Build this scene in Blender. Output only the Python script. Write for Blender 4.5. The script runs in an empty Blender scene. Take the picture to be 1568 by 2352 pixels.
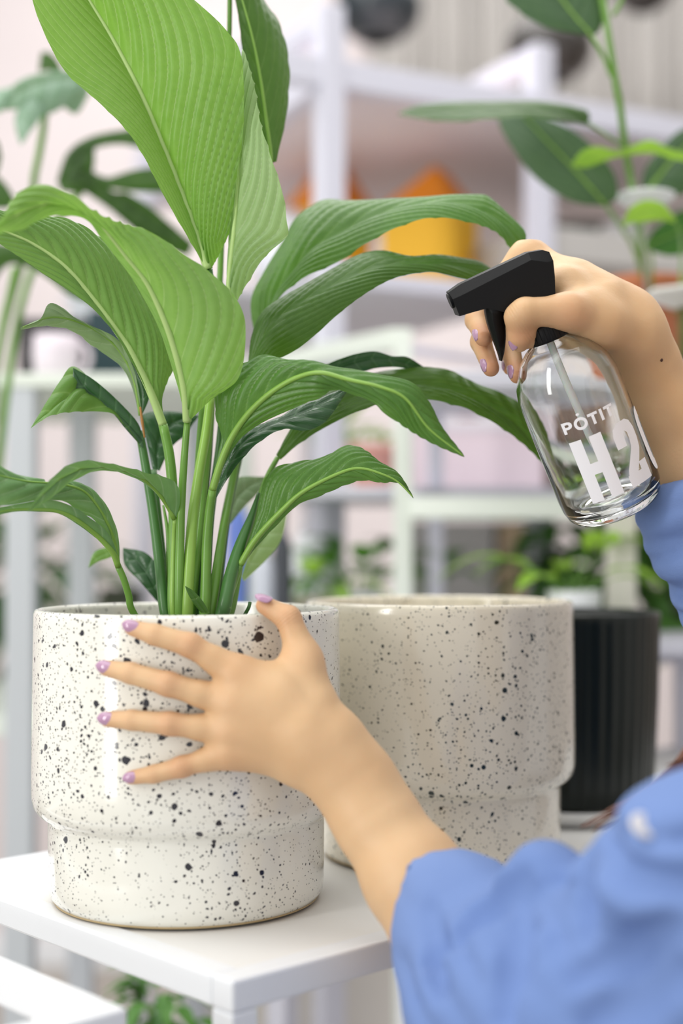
import bpy, bmesh, math, random
import numpy as np
from mathutils import Vector, Matrix
random.seed(7)
S = bpy.context.scene
COL = S.collection

# ------------------------------------------------------------------ camera
F = 50.0/36.0*2352.0
TABLE_Z = 1.15
CZ = TABLE_Z+0.2405
PITCH = math.atan(74.0/F)
CP, SP = math.cos(PITCH), math.sin(PITCH)
cam_d = bpy.data.cameras.new('camera'); cam = bpy.data.objects.new('camera', cam_d); COL.objects.link(cam)
cam_d.sensor_fit = 'VERTICAL'; cam_d.sensor_height = 36; cam_d.sensor_width = 24; cam_d.lens = 50
cam.location = (0, 0, CZ); cam.rotation_euler = (math.pi/2+PITCH, 0, 0)
cam_d.dof.use_dof = True; cam_d.dof.focus_distance = 0.945; cam_d.dof.aperture_fstop = 2.2
cam_d.clip_start = 0.05
S.camera = cam

# ------------------------------------------------------------------ world and lights
S.view_settings.view_transform = 'Standard'; S.view_settings.look = 'None'
S.view_settings.exposure = 0.09; S.view_settings.gamma = 1.0
w = bpy.data.worlds.new('world'); S.world = w; w.use_nodes = True
w.node_tree.nodes['Background'].inputs[0].default_value = (1.0, 0.985, 0.965, 1)
w.node_tree.nodes['Background'].inputs[1].default_value = 0.73
def area(name, loc, target, sx, sy, power, col=(1,1,1)):
    d = bpy.data.lights.new(name, 'AREA'); d.shape = 'RECTANGLE'; d.size = sx; d.size_y = sy; d.energy = power; d.color = col
    o = bpy.data.objects.new(name, d); COL.objects.link(o); o.location = loc
    o.rotation_euler = (Vector(target)-Vector(loc)).to_track_quat('-Z', 'Y').to_euler()
    return o
area('window_light', (-2.1, -0.75, 1.75), (-0.1, 0.98, 1.3), 0.42, 2.3, 34, (1.0, 0.985, 0.95))
area('overhead_fill_light', (-0.6, 1.0, 3.3), (-0.2, 1.2, 1.1), 2.4, 2.4, 42, (1.0, 0.99, 0.97))  # added soft fill from above, no actual fixture
area('rear_fill_light', (0.2, 3.0, 3.6), (0.2, 3.6, 0.5), 3.0, 2.0, 68, (1.0, 0.97, 0.97))  # added fill that brightens the background, no actual fixture

# ------------------------------------------------------------------ helpers
def P(px, py, d):
    """world point at depth d (metres in front of the lens) seen at photo position px, py"""
    x = (px-784.0)/F; z = (1176.0-py)/F
    yy = CP - z*SP; zz = SP + z*CP
    t = d/yy
    return Vector((x*t, d, CZ+zz*t))
def tag(o, label=None, cat=None, group=None, kind=None):
    if label: o['label'] = label
    if cat: o['category'] = cat
    if group: o['group'] = group
    if kind: o['kind'] = kind
    return o
def thing(name, loc, label, cat, group=None):
    o = bpy.data.objects.new(name, None); COL.objects.link(o); o.location = loc; o.empty_display_size = 0.02
    return tag(o, label, cat, group)
def mesh_obj(name, verts, faces, mats, parent=None, smooth=True, midx=None, uvs=None):
    me = bpy.data.meshes.new(name)
    me.from_pydata([tuple(v) for v in verts], [], [tuple(int(i) for i in f) for f in faces])
    if not isinstance(mats, (list, tuple)): mats = [mats]
    for m in mats: me.materials.append(m)
    if midx is not None: me.polygons.foreach_set('material_index', midx)
    if smooth: me.polygons.foreach_set('use_smooth', [True]*len(me.polygons))
    if uvs is not None:
        ul = me.uv_layers.new(name='UVMap')
        li = np.zeros(len(me.loops), dtype=np.int32); me.loops.foreach_get('vertex_index', li)
        ul.data.foreach_set('uv', np.asarray(uvs, dtype=np.float32)[li].ravel())
    me.update()
    o = bpy.data.objects.new(name, me); COL.objects.link(o)
    if parent is not None:
        o.parent = parent
        if parent.type == 'EMPTY' or True:
            o.matrix_parent_inverse = world_of(parent).inverted()
    return o
def world_of(o):
    m = o.matrix_basis.copy()
    while o.parent is not None:
        m = o.parent.matrix_basis @ o.matrix_parent_inverse @ m if False else o.matrix_parent_inverse @ m
        m = o.parent.matrix_basis @ m
        o = o.parent
    return m
class MB:
    def __init__(s): s.v = []; s.f = []; s.m = []
    def add(s, v, f, m=0):
        n = len(s.v); s.v += [Vector(p) for p in v]; s.f += [tuple(n+i for i in q) for q in f]; s.m += [m]*len(f); return s
    def box(s, c, size, ax=None, bev=0.0, m=0):
        """bevelled box: centre c, full size, ax = 3 axis vectors"""
        if ax is None: ax = (Vector((1,0,0)), Vector((0,1,0)), Vector((0,0,1)))
        c = Vector(c); h = [x/2 for x in size]; b = min(bev, min(h)*0.95)
        if b <= 0:
            v = [c+ax[0]*(i*h[0])+ax[1]*(j*h[1])+ax[2]*(k*h[2]) for k in (-1,1) for j in (-1,1) for i in (-1,1)]
            return s.add(v, [(0,2,3,1),(4,5,7,6),(0,1,5,4),(2,6,7,3),(0,4,6,2),(1,3,7,5)], m)
        bm = bmesh.new(); bmesh.ops.create_cube(bm, size=1.0)
        for q in bm.verts: q.co = Vector((q.co.x*size[0], q.co.y*size[1], q.co.z*size[2]))
        bmesh.ops.bevel(bm, geom=bm.edges[:], offset=b, segments=2, affect='EDGES', profile=0.5)
        bm.verts.index_update()
        v = [c+ax[0]*q.co.x+ax[1]*q.co.y+ax[2]*q.co.z for q in bm.verts]
        f = [[q.index for q in fc.verts] for fc in bm.faces]; bm.free()
        return s.add(v, f, m)
    def bar(s, p, q, wd, ht, bev=0.001, up=(0,0,1), m=0):
        p = Vector(p); q = Vector(q); d = q-p; L = d.length; d.normalize(); up = Vector(up)
        if abs(d.dot(up)) > 0.95: up = Vector((0,1,0))
        sx = d.cross(up).normalized(); uz = sx.cross(d).normalized()
        return s.box((p+q)/2, (L, wd, ht), (d, sx, uz), bev, m)
    def tube(s, pts, rad, n=12, cap=True, m=0, flat=None):
        pts = [Vector(p) for p in pts]; k = len(pts)
        if not isinstance(rad, (list, tuple, np.ndarray)): rad = [rad]*k
        T = [(pts[min(i+1,k-1)]-pts[max(i-1,0)]).normalized() for i in range(k)]
        N = T[0].orthogonal().normalized(); v = []
        for i in range(k):
            N = (N-T[i]*N.dot(T[i])); N = N.normalized() if N.length > 1e-9 else T[i].orthogonal().normalized()
            B = T[i].cross(N)
            for j in range(n):
                a = 2*math.pi*j/n; v.append(pts[i]+(N*math.cos(a)+B*math.sin(a))*rad[i])
        f = [(i*n+j, i*n+(j+1)%n, (i+1)*n+(j+1)%n, (i+1)*n+j) for i in range(k-1) for j in range(n)]
        if cap: f += [tuple(range(n-1,-1,-1)), tuple((k-1)*n+j for j in range(n))]
        return s.add(v, f, m)
    def lathe(s, prof, c=(0,0,0), ax=None, n=64, m=0, closed=False):
        """profile list of (r, h)"""
        if ax is None: ax = (Vector((1,0,0)), Vector((0,1,0)), Vector((0,0,1)))
        c = Vector(c); v = []; k = len(prof)
        for r, h in prof:
            for j in range(n):
                a = 2*math.pi*j/n; v.append(c+ax[0]*(r*math.cos(a))+ax[1]*(r*math.sin(a))+ax[2]*h)
        f = []
        for i in range(k-1 if not closed else k):
            i2 = (i+1) % k
            for j in range(n): f.append((i*n+j, i*n+(j+1)%n, i2*n+(j+1)%n, i2*n+j))
        if not closed:
            if prof[0][0] > 1e-5: f.append(tuple(range(n-1,-1,-1)))
            if prof[-1][0] > 1e-5: f.append(tuple((k-1)*n+j for j in range(n)))
        return s.add(v, f, m)
    def prism(s, poly, off, m=0):
        """extrude a closed polygon of world points by offset vector"""
        poly = [Vector(p) for p in poly]; off = Vector(off); n = len(poly)
        v = poly+[p+off for p in poly]
        f = [tuple(range(n-1,-1,-1)), tuple(range(n, 2*n))]+[(i,(i+1)%n,n+(i+1)%n,n+i) for i in range(n)]
        return s.add(v, f, m)
    def build(s, name, mats, parent=None, smooth=True, auto=None):
        o = mesh_obj(name, s.v, s.f, mats, parent, smooth, s.m)
        bm = bmesh.new(); bm.from_mesh(o.data); bmesh.ops.recalc_face_normals(bm, faces=bm.faces); 
        if auto is not None:
            for e in bm.edges:
                if len(e.link_faces) == 2 and e.calc_face_angle(0) > math.radians(auto): e.smooth = False
        bm.to_mesh(o.data); bm.free()
        return o
def cr(pts, n):
    """Catmull-Rom through pts (rows), n samples uniform in arc length"""
    p = np.array([list(q) for q in pts], dtype=float)
    if len(p) == 2: return np.array([p[0]+(p[1]-p[0])*t for t in np.linspace(0,1,n)])
    e = np.vstack([2*p[0]-p[1], p, 2*p[-1]-p[-2]]); out = []
    for i in range(len(p)-1):
        a, b, c, d = e[i:i+4]
        for t in np.linspace(0, 1, 12, endpoint=False):
            out.append(0.5*((2*b)+(-a+c)*t+(2*a-5*b+4*c-d)*t*t+(-a+3*b-3*c+d)*t**3))
    out.append(p[-1]); out = np.array(out)
    L = np.concatenate([[0], np.cumsum(np.linalg.norm(np.diff(out[:, :2], axis=0), axis=1))])
    s = np.linspace(0, L[-1], n)
    return np.stack([np.interp(s, L, out[:, k]) for k in range(p.shape[1])], 1)

# ------------------------------------------------------------------ material helpers
class N:
    def __init__(s, name):
        s.m = bpy.data.materials.new(name); s.m.use_nodes = True; s.t = s.m.node_tree; s.t.nodes.clear()
        s.out = s.t.nodes.new('ShaderNodeOutputMaterial'); s.b = s.n('ShaderNodeBsdfPrincipled'); s.l(s.b.outputs[0], s.out.inputs[0])
    def n(s, typ, **kw):
        o = s.t.nodes.new(typ)
        for k, v in kw.items(): setattr(o, k, v)
        return o
    def l(s, a, b): s.t.links.new(a, b)
    def setv(s, sock, v):
        if hasattr(v, 'is_linked') or isinstance(v, bpy.types.NodeSocket): s.l(v, sock)
        else: sock.default_value = v
    def p(s, **kw):
        for k, v in kw.items(): s.setv(s.b.inputs[k.replace('_', ' ')], v)
        return s
    def math(s, op, a, b=0.0, c=None, clamp=False):
        o = s.n('ShaderNodeMath', operation=op, use_clamp=clamp); s.setv(o.inputs[0], a); s.setv(o.inputs[1], b)
        if c is not None: s.setv(o.inputs[2], c)
        return o.outputs[0]
    def mix(s, f, a, b):
        o = s.n('ShaderNodeMix', data_type='RGBA'); s.setv(o.inputs[0], f); s.setv(o.inputs[6], a); s.setv(o.inputs[7], b)
        return o.outputs[2]
    def noise(s, scale, vec=None, detail=3, rough=0.5, out=0):
        o = s.n('ShaderNodeTexNoise'); o.inputs['Scale'].default_value = scale; o.inputs['Detail'].default_value = detail; o.inputs['Roughness'].default_value = rough
        if vec is not None: s.l(vec, o.inputs['Vector'])
        return o.outputs[out]
    def coord(s, which='Object'): return s.n('ShaderNodeTexCoord').outputs[which]
    def ramp(s, f, stops):
        o = s.n('ShaderNodeValToRGB'); e = o.color_ramp.elements
        while len(e) < len(stops): e.new(0.5)
        for q, (pos, c) in zip(e, stops): q.position = pos; q.color = c if len(c) == 4 else (*c, 1)
        s.l(f, o.inputs[0]); return o.outputs[0]
    def bump(s, h, strength=0.3, dist=0.001):
        o = s.n('ShaderNodeBump'); o.inputs['Strength'].default_value = strength; o.inputs['Distance'].default_value = dist
        s.l(h, o.inputs['Height']); s.l(o.outputs[0], s.b.inputs['Normal']); return s
def hexc(h, a=1):
    r, g, b = [int(h[i:i+2], 16)/255 for i in (0,2,4)]
    f = lambda c: c/12.92 if c <= 0.04045 else ((c+0.055)/1.055)**2.4
    return (f(r), f(g), f(b), a)
def plain(name, h, rough=0.5, var=0.06, scale=30, metallic=0.0, coat=0.0, bump=0.0, bscale=200, spec=0.5):
    q = N(name); c = hexc(h) if isinstance(h, str) else h
    co = q.coord(); nz = q.noise(scale, co, 3)
    d = tuple(x*(1-var*2) for x in c[:3])+(1,); l_ = tuple(min(1, x*(1+var)) for x in c[:3])+(1,)
    q.p(Base_Color=q.mix(nz, d, l_), Roughness=rough, Metallic=metallic, Coat_Weight=coat)
    q.b.inputs['Specular IOR Level'].default_value = spec
    if bump: q.bump(q.noise(bscale, co, 2), bump, 0.001)
    return q.m

# ------------------------------------------------------------------ materials: furniture, room
M_WHITE = plain('white_powder_coat', 'ECEFF3', 0.38, 0.02, 8, coat=0.1, bump=0.05, bscale=900)
M_PANEL = plain('white_laminate', 'EBEBE9', 0.42, 0.025, 5, bump=0.04, bscale=300)
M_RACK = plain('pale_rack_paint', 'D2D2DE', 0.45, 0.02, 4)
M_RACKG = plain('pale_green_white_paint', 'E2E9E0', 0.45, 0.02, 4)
M_RACKL = plain('shaded_grey_rack_paint', 'C4C9CF', 0.5, 0.02, 4)  # left rack's shadow put into a greyer paint colour
M_WALL = plain('pinkish_plaster', 'DDD4D4', 0.85, 0.05, 2.5, bump=0.1, bscale=60)
M_WALLR = plain('beige_plaster', 'C9C0B8', 0.85, 0.06, 2.0)
M_FLOOR = plain('grey_concrete', 'A9A29A', 0.6, 0.12, 3, bump=0.1, bscale=40)
M_CURTAIN = plain('sheer_grey_curtain', 'B9B6B2', 0.8, 0.05, 6)

# ------------------------------------------------------------------ room
def structure(name, mb, m):
    o = mb.build(name, m, None, smooth=False); o['kind'] = 'structure'; return o
structure('floor', MB().box((0, 2.0, -0.05), (9, 8, 0.1)), M_FLOOR)
structure('wall_back', MB().box((0, 4.78, 1.75), (9, 0.1, 3.5)), M_WALL)
structure('wall_right', MB().box((3.6, 3.4, 1.75), (0.1, 3.8, 3.5)), M_WALLR)
structure('baseboard_back', MB().box((0, 4.715, 0.05), (7.0, 0.03, 0.1), bev=0.004), M_WHITE)

# ------------------------------------------------------------------ the two white steel tables
R_ = Vector((0.730, 0.683, 0)).normalized()      # towards back right
L_ = Vector((-R_.y, R_.x, 0))                    # towards back left
UP = Vector((0,0,1))
A0 = P(533, 2254, 0.7885); A0.z = TABLE_Z
TB = 0.0185
def white_table(corner, lr, ll, label, top, legs_r, z):
    t = thing('display_table', (corner+R_*lr/2+L_*ll/2)*1.0-UP*0+Vector((0,0,-(corner.z))), label, 'table')
    f = MB()
    def edge(a, b):
        f.bar(corner+R_*a[0]+L_*a[1]-UP*TB/2, corner+R_*b[0]+L_*b[1]-UP*TB/2, TB, TB, 0.0018)
    h = TB/2
    edge((0, h), (lr, h)); edge((0, ll-h), (lr, ll-h)); edge((h, TB), (h, ll-TB)); edge((lr-h, TB), (lr-h, ll-TB))
    f.build('frame', M_WHITE, t, smooth=False)
    if top:
        MB().box(corner+R_*lr/2+L_*ll/2-UP*(0.0075+0.0004), (lr-2*TB-0.001, ll-2*TB-0.001, 0.014), (R_, L_, UP), 0.0006).build('tabletop', M_PANEL, t, smooth=False)
    for a in legs_r:
        for b in (h, ll-h):
            q = corner+R_*a+L_*b
            MB().bar((q.x, q.y, 0.0), (q.x, q.y, z-TB), TB, TB, 0.0015, up=(R_.x, R_.y, 0)).build('leg', M_WHITE, t, smooth=False)
    lo = MB()
    for b in (h, ll-h): lo.bar(Vector((corner.x, corner.y, 0.18))+R_*TB+L_*b, Vector((corner.x, corner.y, 0.18))+R_*(lr-TB)+L_*b, TB*.9, TB*.9, 0.001)
    lo.build('lower_rail', M_WHITE, t, smooth=False)
    return t
for o_ in (0,):
    t1 = white_table(A0, 1.0, 0.360, 'white steel display table with inset white top carrying the three plant pots', True, (TB/2, 0.5, 1.0-TB/2), TABLE_Z)
C1 = A0-R_*0.069-L_*0.0; C1 = P(293, 2306, 0.750); C1.z = TABLE_Z-0.002
t2 = white_table(C1-R_*0.42+L_*0.0, 0.42, 0.42, 'open white steel table frame without a top, in the lower left foreground', False, (TB/2, 0.42-TB/2), TABLE_Z-0.002)

# ------------------------------------------------------------------ speckled pots
def speckle_mat(name, base, dots, seed, amt=1.0):
    q = N(name); co = q.coord()
    mp = q.n('ShaderNodeMapping'); mp.inputs['Location'].default_value = (seed, seed*1.7, seed*0.3); q.l(co, mp.inputs[0])
    wn = q.n('ShaderNodeTexNoise'); wn.inputs['Scale'].default_value = 90; q.l(mp.outputs[0], wn.inputs['Vector'])
    vm = q.n('ShaderNodeVectorMath', operation='MULTIPLY_ADD'); q.l(wn.outputs['Color'], vm.inputs[0]); vm.inputs[1].default_value = (0.0045,)*3; q.l(mp.outputs[0], vm.inputs[2])
    den = q.noise(9, mp.outputs[0], 2)
    total = None
    for sc, th, size in ((135, 0.89, 0.36), (220, 0.80, 0.42), (380, 0.64, 0.42), (620, 0.58, 0.42)):
        v = q.n('ShaderNodeTexVoronoi'); v.inputs['Scale'].default_value = sc; q.l(vm.outputs[0], v.inputs['Vector'])
        sep = q.n('ShaderNodeSeparateColor'); q.l(v.outputs['Color'], sep.inputs[0])
        r = q.math('SUBTRACT', sep.outputs[0], q.math('SUBTRACT', th+0.22*amt, q.math('MULTIPLY', den, 0.42*amt)))
        r = q.math('MULTIPLY', r, size/(1-th))
        mask = q.math('MULTIPLY', q.math('SUBTRACT', r, v.outputs['Distance']), 26.0, clamp=True)
        total = mask if total is None else q.math('MAXIMUM', total, mask)
    nz = q.noise(6, co, 2)
    b2 = tuple(x*0.96 for x in base[:3])+(1,)
    q.p(Base_Color=q.mix(total, q.mix(nz, b2, base), dots), Roughness=0.16, Coat_Weight=0.5, Coat_Roughness=0.06)
    q.bump(q.noise(22, co, 2), 0.16, 0.004)
    return q.m
M_POT1 = speckle_mat('speckled_white_glaze', hexc('EDECE2'), hexc('1B1A26'), 3.1)
M_POT2 = speckle_mat('speckled_cream_glaze', hexc('EAE2CF'), hexc('1D2A26'), 8.4, 0.8)
M_RIMC = plain('raw_clay_edge', 'C9B184', 0.7, 0.1, 80)
M_SOIL = plain('potting_soil', '33241A', 0.95, 0.5, 120, bump=1.0, bscale=400)
def speckled_pot(x, y, label, mat, soil):
    t = thing('plant_pot', (x, y, TABLE_Z), label, 'plant pot')
    c = (x, y, TABLE_Z+0.0003)
    body = [(0.0, 0.004), (0.084, 0.0035), (0.0875, 0.0012), (0.0905, 0.0022), (0.0928, 0.006), (0.0935, 0.013), (0.0938, 0.050), (0.0938, 0.0545),
            (0.0942, 0.0558), (0.0965, 0.0575), (0.1005, 0.0602), (0.1035, 0.0645), (0.1049, 0.071), (0.1050, 0.085), (0.1047, 0.14), (0.1042, 0.188), (0.1040, 0.1935),
            (0.1030, 0.1958), (0.1010, 0.1965), (0.0992, 0.1955), (0.0985, 0.193), (0.0985, 0.15), (0.0975, 0.07), (0.088, 0.055), (0.087, 0.012), (0.0, 0.010)]
    prof = body
    MB().lathe(prof, c, n=128).build('pot_body', mat, t)
    MB().lathe([(0.0870, 0.0002), (0.0898, 0.0008), (0.0906, 0.0020), (0.0880, 0.0018)], c, n=96, closed=True).build('foot_ring', M_RIMC, t)
    if soil:
        n = 40; v = []; f = []
        for i in range(14):
            for j in range(n):
                r = 0.0975*i/13; a = 2*math.pi*j/n
                v.append((x+r*math.cos(a), y+r*math.sin(a), TABLE_Z+soil+random.uniform(-.002,.002)+0.004*(1-i/13)))
        for i in range(13):
            for j in range(n): f.append((i*n+j, i*n+(j+1)%n, (i+1)*n+(j+1)%n, (i+1)*n+j))
        tag(mesh_obj('soil', v, f, M_SOIL, t), kind='stuff')
    return t
PX, PY = (432-784)/F*0.98, 0.98
speckled_pot(PX, PY, 'glossy white pot with black speckles held by the hand, the peace lily growing in it', M_POT1, 0.165)
QX, QY = (1008-784)/F*1.118, 1.118
speckled_pot(QX, QY, 'empty cream pot with dark speckles standing behind the hand and the white pot', M_POT2, 0)
# dark green ribbed pot
def green_pot():
    d = 1.30; x = (1288-784)/F*d; y = d
    t = thing('ribbed_pot', (x, y, TABLE_Z), 'dark green ribbed pot on a white saucer to the right of the cream speckled pot', 'plant pot')
    n = 168; v = []; f = []
    prof = [(0.0, 0.012), (0.078, 0.012), (0.081, 0.016), (0.083, 0.030), (0.0865, 0.10), (0.0885, 0.172), (0.0885, 0.178), (0.0865, 0.180), (0.084, 0.178), (0.082, 0.10), (0.078, 0.03), (0.0, 0.026)]
    for i, (r, h) in enumerate(prof):
        for j in range(n):
            a = 2*math.pi*j/n
            rr = r-(0.0016*abs(math.sin(a*21)) if 2 <= i <= 5 else 0)
            v.append((x+rr*math.cos(a), y+rr*math.sin(a), TABLE_Z+h))
    for i in range(len(prof)-1):
        for j in range(n): f.append((i*n+j, i*n+(j+1)%n, (i+1)*n+(j+1)%n, (i+1)*n+j))
    mesh_obj('pot_body', v, f, plain('dark_green_glaze', '0C1510', 0.28, 0.2, 10, spec=0.3), t)
    MB().lathe([(0.0, 0.0003), (0.088, 0.0003), (0.100, 0.010), (0.102, 0.014), (0.099, 0.014), (0.086, 0.006), (0.0, 0.006)], (x, y, TABLE_Z), n=72).build('saucer', M_PANEL, t)
green_pot()

# ------------------------------------------------------------------ peace lily
def leaf_mat(name, base, light, dark, rough=0.36, trans=0.35, tcol=None, veins=True, blue=0.0):
    q = N(name); uv = q.n('ShaderNodeUVMap'); sep = q.n('ShaderNodeSeparateXYZ'); q.l(uv.outputs[0], sep.inputs[0])
    ph = q.math('FRACT', sep.outputs[0]); tri = q.math('ABSOLUTE', q.math('SUBTRACT', ph, 0.5))          # 0.5 on a vein
    vein = q.math('POWER', q.math('MULTIPLY', tri, 2.0), 14.0)
    ph2 = q.math('FRACT', q.math('MULTIPLY', sep.outputs[0], 7.0)); tri2 = q.math('ABSOLUTE', q.math('SUBTRACT', ph2, 0.5))
    co = q.coord(); nz = q.noise(28, co, 4, 0.6); nz2 = q.noise(150, co, 3)
    c = q.mix(nz, dark, base); c = q.mix(q.math('MULTIPLY', nz2, 0.35), c, light)
    if veins:
        c = q.mix(q.math('MULTIPLY', vein, 0.55), c, light)
        hb = q.math('ADD', q.math('MULTIPLY', q.math('SUBTRACT', 1.0, vein), 1.0), q.math('MULTIPLY', tri2, 0.5))
        q.bump(q.math('ADD', hb, q.math('MULTIPLY', nz2, 0.5)), 0.25, 0.0006)
    q.p(Base_Color=c, Roughness=rough)
    q.b.inputs['Specular IOR Level'].default_value = 0.45
    tr = q.n('ShaderNodeBsdfTranslucent'); q.l(q.mix(q.math('MULTIPLY', vein if veins else nz, 0.4), tcol or light, light), tr.inputs[0])
    mx = q.n('ShaderNodeMixShader'); mx.inputs[0].default_value = trans
    q.l(q.b.outputs[0], mx.inputs[1]); q.l(tr.outputs[0], mx.inputs[2]); q.l(mx.outputs[0], q.out.inputs[0])
    return q.m
LM = {
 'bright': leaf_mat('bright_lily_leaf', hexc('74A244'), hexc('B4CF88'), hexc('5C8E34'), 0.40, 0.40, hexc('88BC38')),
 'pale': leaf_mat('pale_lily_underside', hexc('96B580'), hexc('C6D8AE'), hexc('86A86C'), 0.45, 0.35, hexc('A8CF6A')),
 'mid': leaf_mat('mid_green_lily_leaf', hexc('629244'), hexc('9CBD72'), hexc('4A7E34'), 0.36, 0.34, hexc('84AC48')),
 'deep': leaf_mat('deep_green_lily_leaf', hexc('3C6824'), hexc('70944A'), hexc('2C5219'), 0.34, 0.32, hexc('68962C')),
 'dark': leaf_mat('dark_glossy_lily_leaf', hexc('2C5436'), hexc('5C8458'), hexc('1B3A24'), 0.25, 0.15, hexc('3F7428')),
 'lit': leaf_mat('sunlit_lily_leaf', hexc('86B25E'), hexc('BCD694'), hexc('6E9E48'), 0.40, 0.40, hexc('98C850')),  # lighter leaf copy, the light falling on it put into the colour
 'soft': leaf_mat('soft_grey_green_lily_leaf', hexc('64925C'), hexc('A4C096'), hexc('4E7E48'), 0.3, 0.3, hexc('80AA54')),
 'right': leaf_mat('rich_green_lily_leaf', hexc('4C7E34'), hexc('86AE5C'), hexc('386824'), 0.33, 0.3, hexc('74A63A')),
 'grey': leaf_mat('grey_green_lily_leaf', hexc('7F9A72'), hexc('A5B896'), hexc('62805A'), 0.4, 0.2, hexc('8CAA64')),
}
M_RIB = plain('pale_green_midrib', 'B4D184', 0.4, 0.08, 60)
M_RIBD = plain('green_midrib', '86B04C', 0.4, 0.08, 60)
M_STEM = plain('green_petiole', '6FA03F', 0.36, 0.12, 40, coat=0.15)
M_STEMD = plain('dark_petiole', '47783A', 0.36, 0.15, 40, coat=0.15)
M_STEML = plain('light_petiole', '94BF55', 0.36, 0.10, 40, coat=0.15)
LEAF_D = 0.0
def blade(mid, left, right, nv=9, k=0.35, amp=0.0012, ampl=None, bulge=(0.004, 0.004), dl=0.0, dr=0.0, nu=70, nw=12, rib=0.0022, ribt=0.0004, wave=0.0):
    """grid of a leaf blade: three curves of (px, py, depth) from base to tip; edges may omit depth"""
    m = cr(mid, nu)
    dm = lambda t: np.interp(t, np.linspace(0,1,nu), m[:,2])
    def edge(e, off):
        pts = []
        if len(e[0]) == 2:
            q = cr(e, nu); t = np.linspace(0,1,nu)
            taper = np.sin(np.pi*np.clip(t,0,1))**0.6
            return np.column_stack([q, dm(t)+off*taper])
        return cr(e, nu)
    Lc, Rc = edge(left, dl), edge(right, dr)
    W = lambda a: [np.array(P(*r)) for r in a]
    mw, lw, rw = W(m), W(Lc), W(Rc)
    V = []; UV = []; Fc = []
    cols = 2*nw+1
    for i in range(nu):
        u = i/(nu-1)
        a, b, c = lw[i], mw[i], rw[i]
        tan = mw[min(i+1,nu-1)]-mw[max(i-1,0)]; tan /= (np.linalg.norm(tan)+1e-9)
        for j in range(cols):
            s = (j-nw)/nw; e = a if s < 0 else c; q = abs(s)
            p = b+(e-b)*q
            nrm = np.cross(tan, (e-b)); L = np.linalg.norm(nrm); 
            nrm = nrm/L if L > 1e-9 else np.array([0,-1.0,0])
            if nrm[1] > 0: nrm = -nrm
            wd = np.linalg.norm(e-b)
            bl = bulge[0] if s < 0 else bulge[1]
            phase = (u-k*(0.8*q+0.25*q*q)*min(1.0, wd/0.02)*0.5)*nv
            cor = 2.4*(amp if (s > 0 or ampl is None) else ampl)*(1-abs(2*(phase%1.0)-1)**2.6)*min(1, q*6)*(1-0.4*q)*min(1, wd/0.012)
            p = p+nrm*(bl*math.sin(math.pi*q)*min(1, wd/0.03)+cor+wave*math.sin(u*17+s*2)*q*q)
            V.append(p); UV.append((phase, q))
    for i in range(nu-1):
        for j in range(cols-1):
            Fc.append((i*cols+j, i*cols+j+1, (i+1)*cols+j+1, (i+1)*cols+j))
    # raised midrib
    mb = MB(); radii = [rib+(ribt-rib)*(i/(nu-1)) for i in range(nu)]
    sub = list(range(0, nu, 2))
    mb.tube([Vector(mw[i])+Vector((0,-0.0004,0)) for i in sub], [radii[i] for i in sub], 8)
    return V, Fc, UV, mb
def make_leaf(parent, blades, mat, rib_mat=None, label=None, name='leaf'):
    V = []; Fa = []; UV = []; mi = []; ribs = []
    for b in blades:
        v, f, uv, mb = b; n = len(V)
        V += list(v); UV += list(uv); Fa += [tuple(n+i for i in q) for q in f]; mi += [0]*len(f); ribs.append(mb)
    for mb in ribs:
        if rib_mat is None: continue
        n = len(V); V += mb.v; UV += [(0.5, 0)]*len(mb.v); Fa += [tuple(n+i for i in q) for q in mb.f]; mi += [1]*len(mb.f)
    o = mesh_obj(name, V, Fa, [LM[mat] if isinstance(mat, str) else mat]+([rib_mat] if rib_mat else []), parent, True, mi, UV)
    if label: o['label'] = label
    return o
def petiole(parent, pts, r, mat, name='petiole', flat=1.0):
    c = cr(pts, 26); rr = np.interp(np.linspace(0,1,26), np.linspace(0,1,len(r)), r)
    return MB().tube([P(*q) for q in c], list(rr), 12).build(name, mat, parent)

LILY = thing('peace_lily', (PX, PY, TABLE_Z+0.165), 'large green peace lily with broad ribbed leaves growing in the white speckled pot', 'plant')
BZ = 1480  # stems dive below the rim to the soil
def stem(pts, r, mat):  # pts from top to rim level; continues down into the soil
    x, y, d = pts[-1]; sx = 440+(x-440)*0.55
    return petiole(LILY, list(pts)+[(sx, BZ+20, 0.5*(d+0.98))], r, mat)

# upper big leaf
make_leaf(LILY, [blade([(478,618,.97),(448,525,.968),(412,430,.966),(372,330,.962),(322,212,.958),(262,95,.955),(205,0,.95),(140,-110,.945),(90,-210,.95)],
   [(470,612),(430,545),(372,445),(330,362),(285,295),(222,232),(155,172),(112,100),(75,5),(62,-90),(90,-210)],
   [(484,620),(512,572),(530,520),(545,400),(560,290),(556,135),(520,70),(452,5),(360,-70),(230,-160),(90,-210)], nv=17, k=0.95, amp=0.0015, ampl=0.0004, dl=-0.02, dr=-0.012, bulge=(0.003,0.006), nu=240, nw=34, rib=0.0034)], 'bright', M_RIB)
# tall back leaf
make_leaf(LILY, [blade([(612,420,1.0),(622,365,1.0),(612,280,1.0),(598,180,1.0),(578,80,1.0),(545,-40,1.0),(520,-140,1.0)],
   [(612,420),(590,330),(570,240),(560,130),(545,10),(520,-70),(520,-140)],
   [(612,420),(628,362),(652,285),(663,160),(642,60),(600,-5),(520,-140)], nv=9, k=0.9, amp=0.0008, dl=0.01, dr=0.03, rib=0.0016)], 'deep', M_RIBD)
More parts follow.
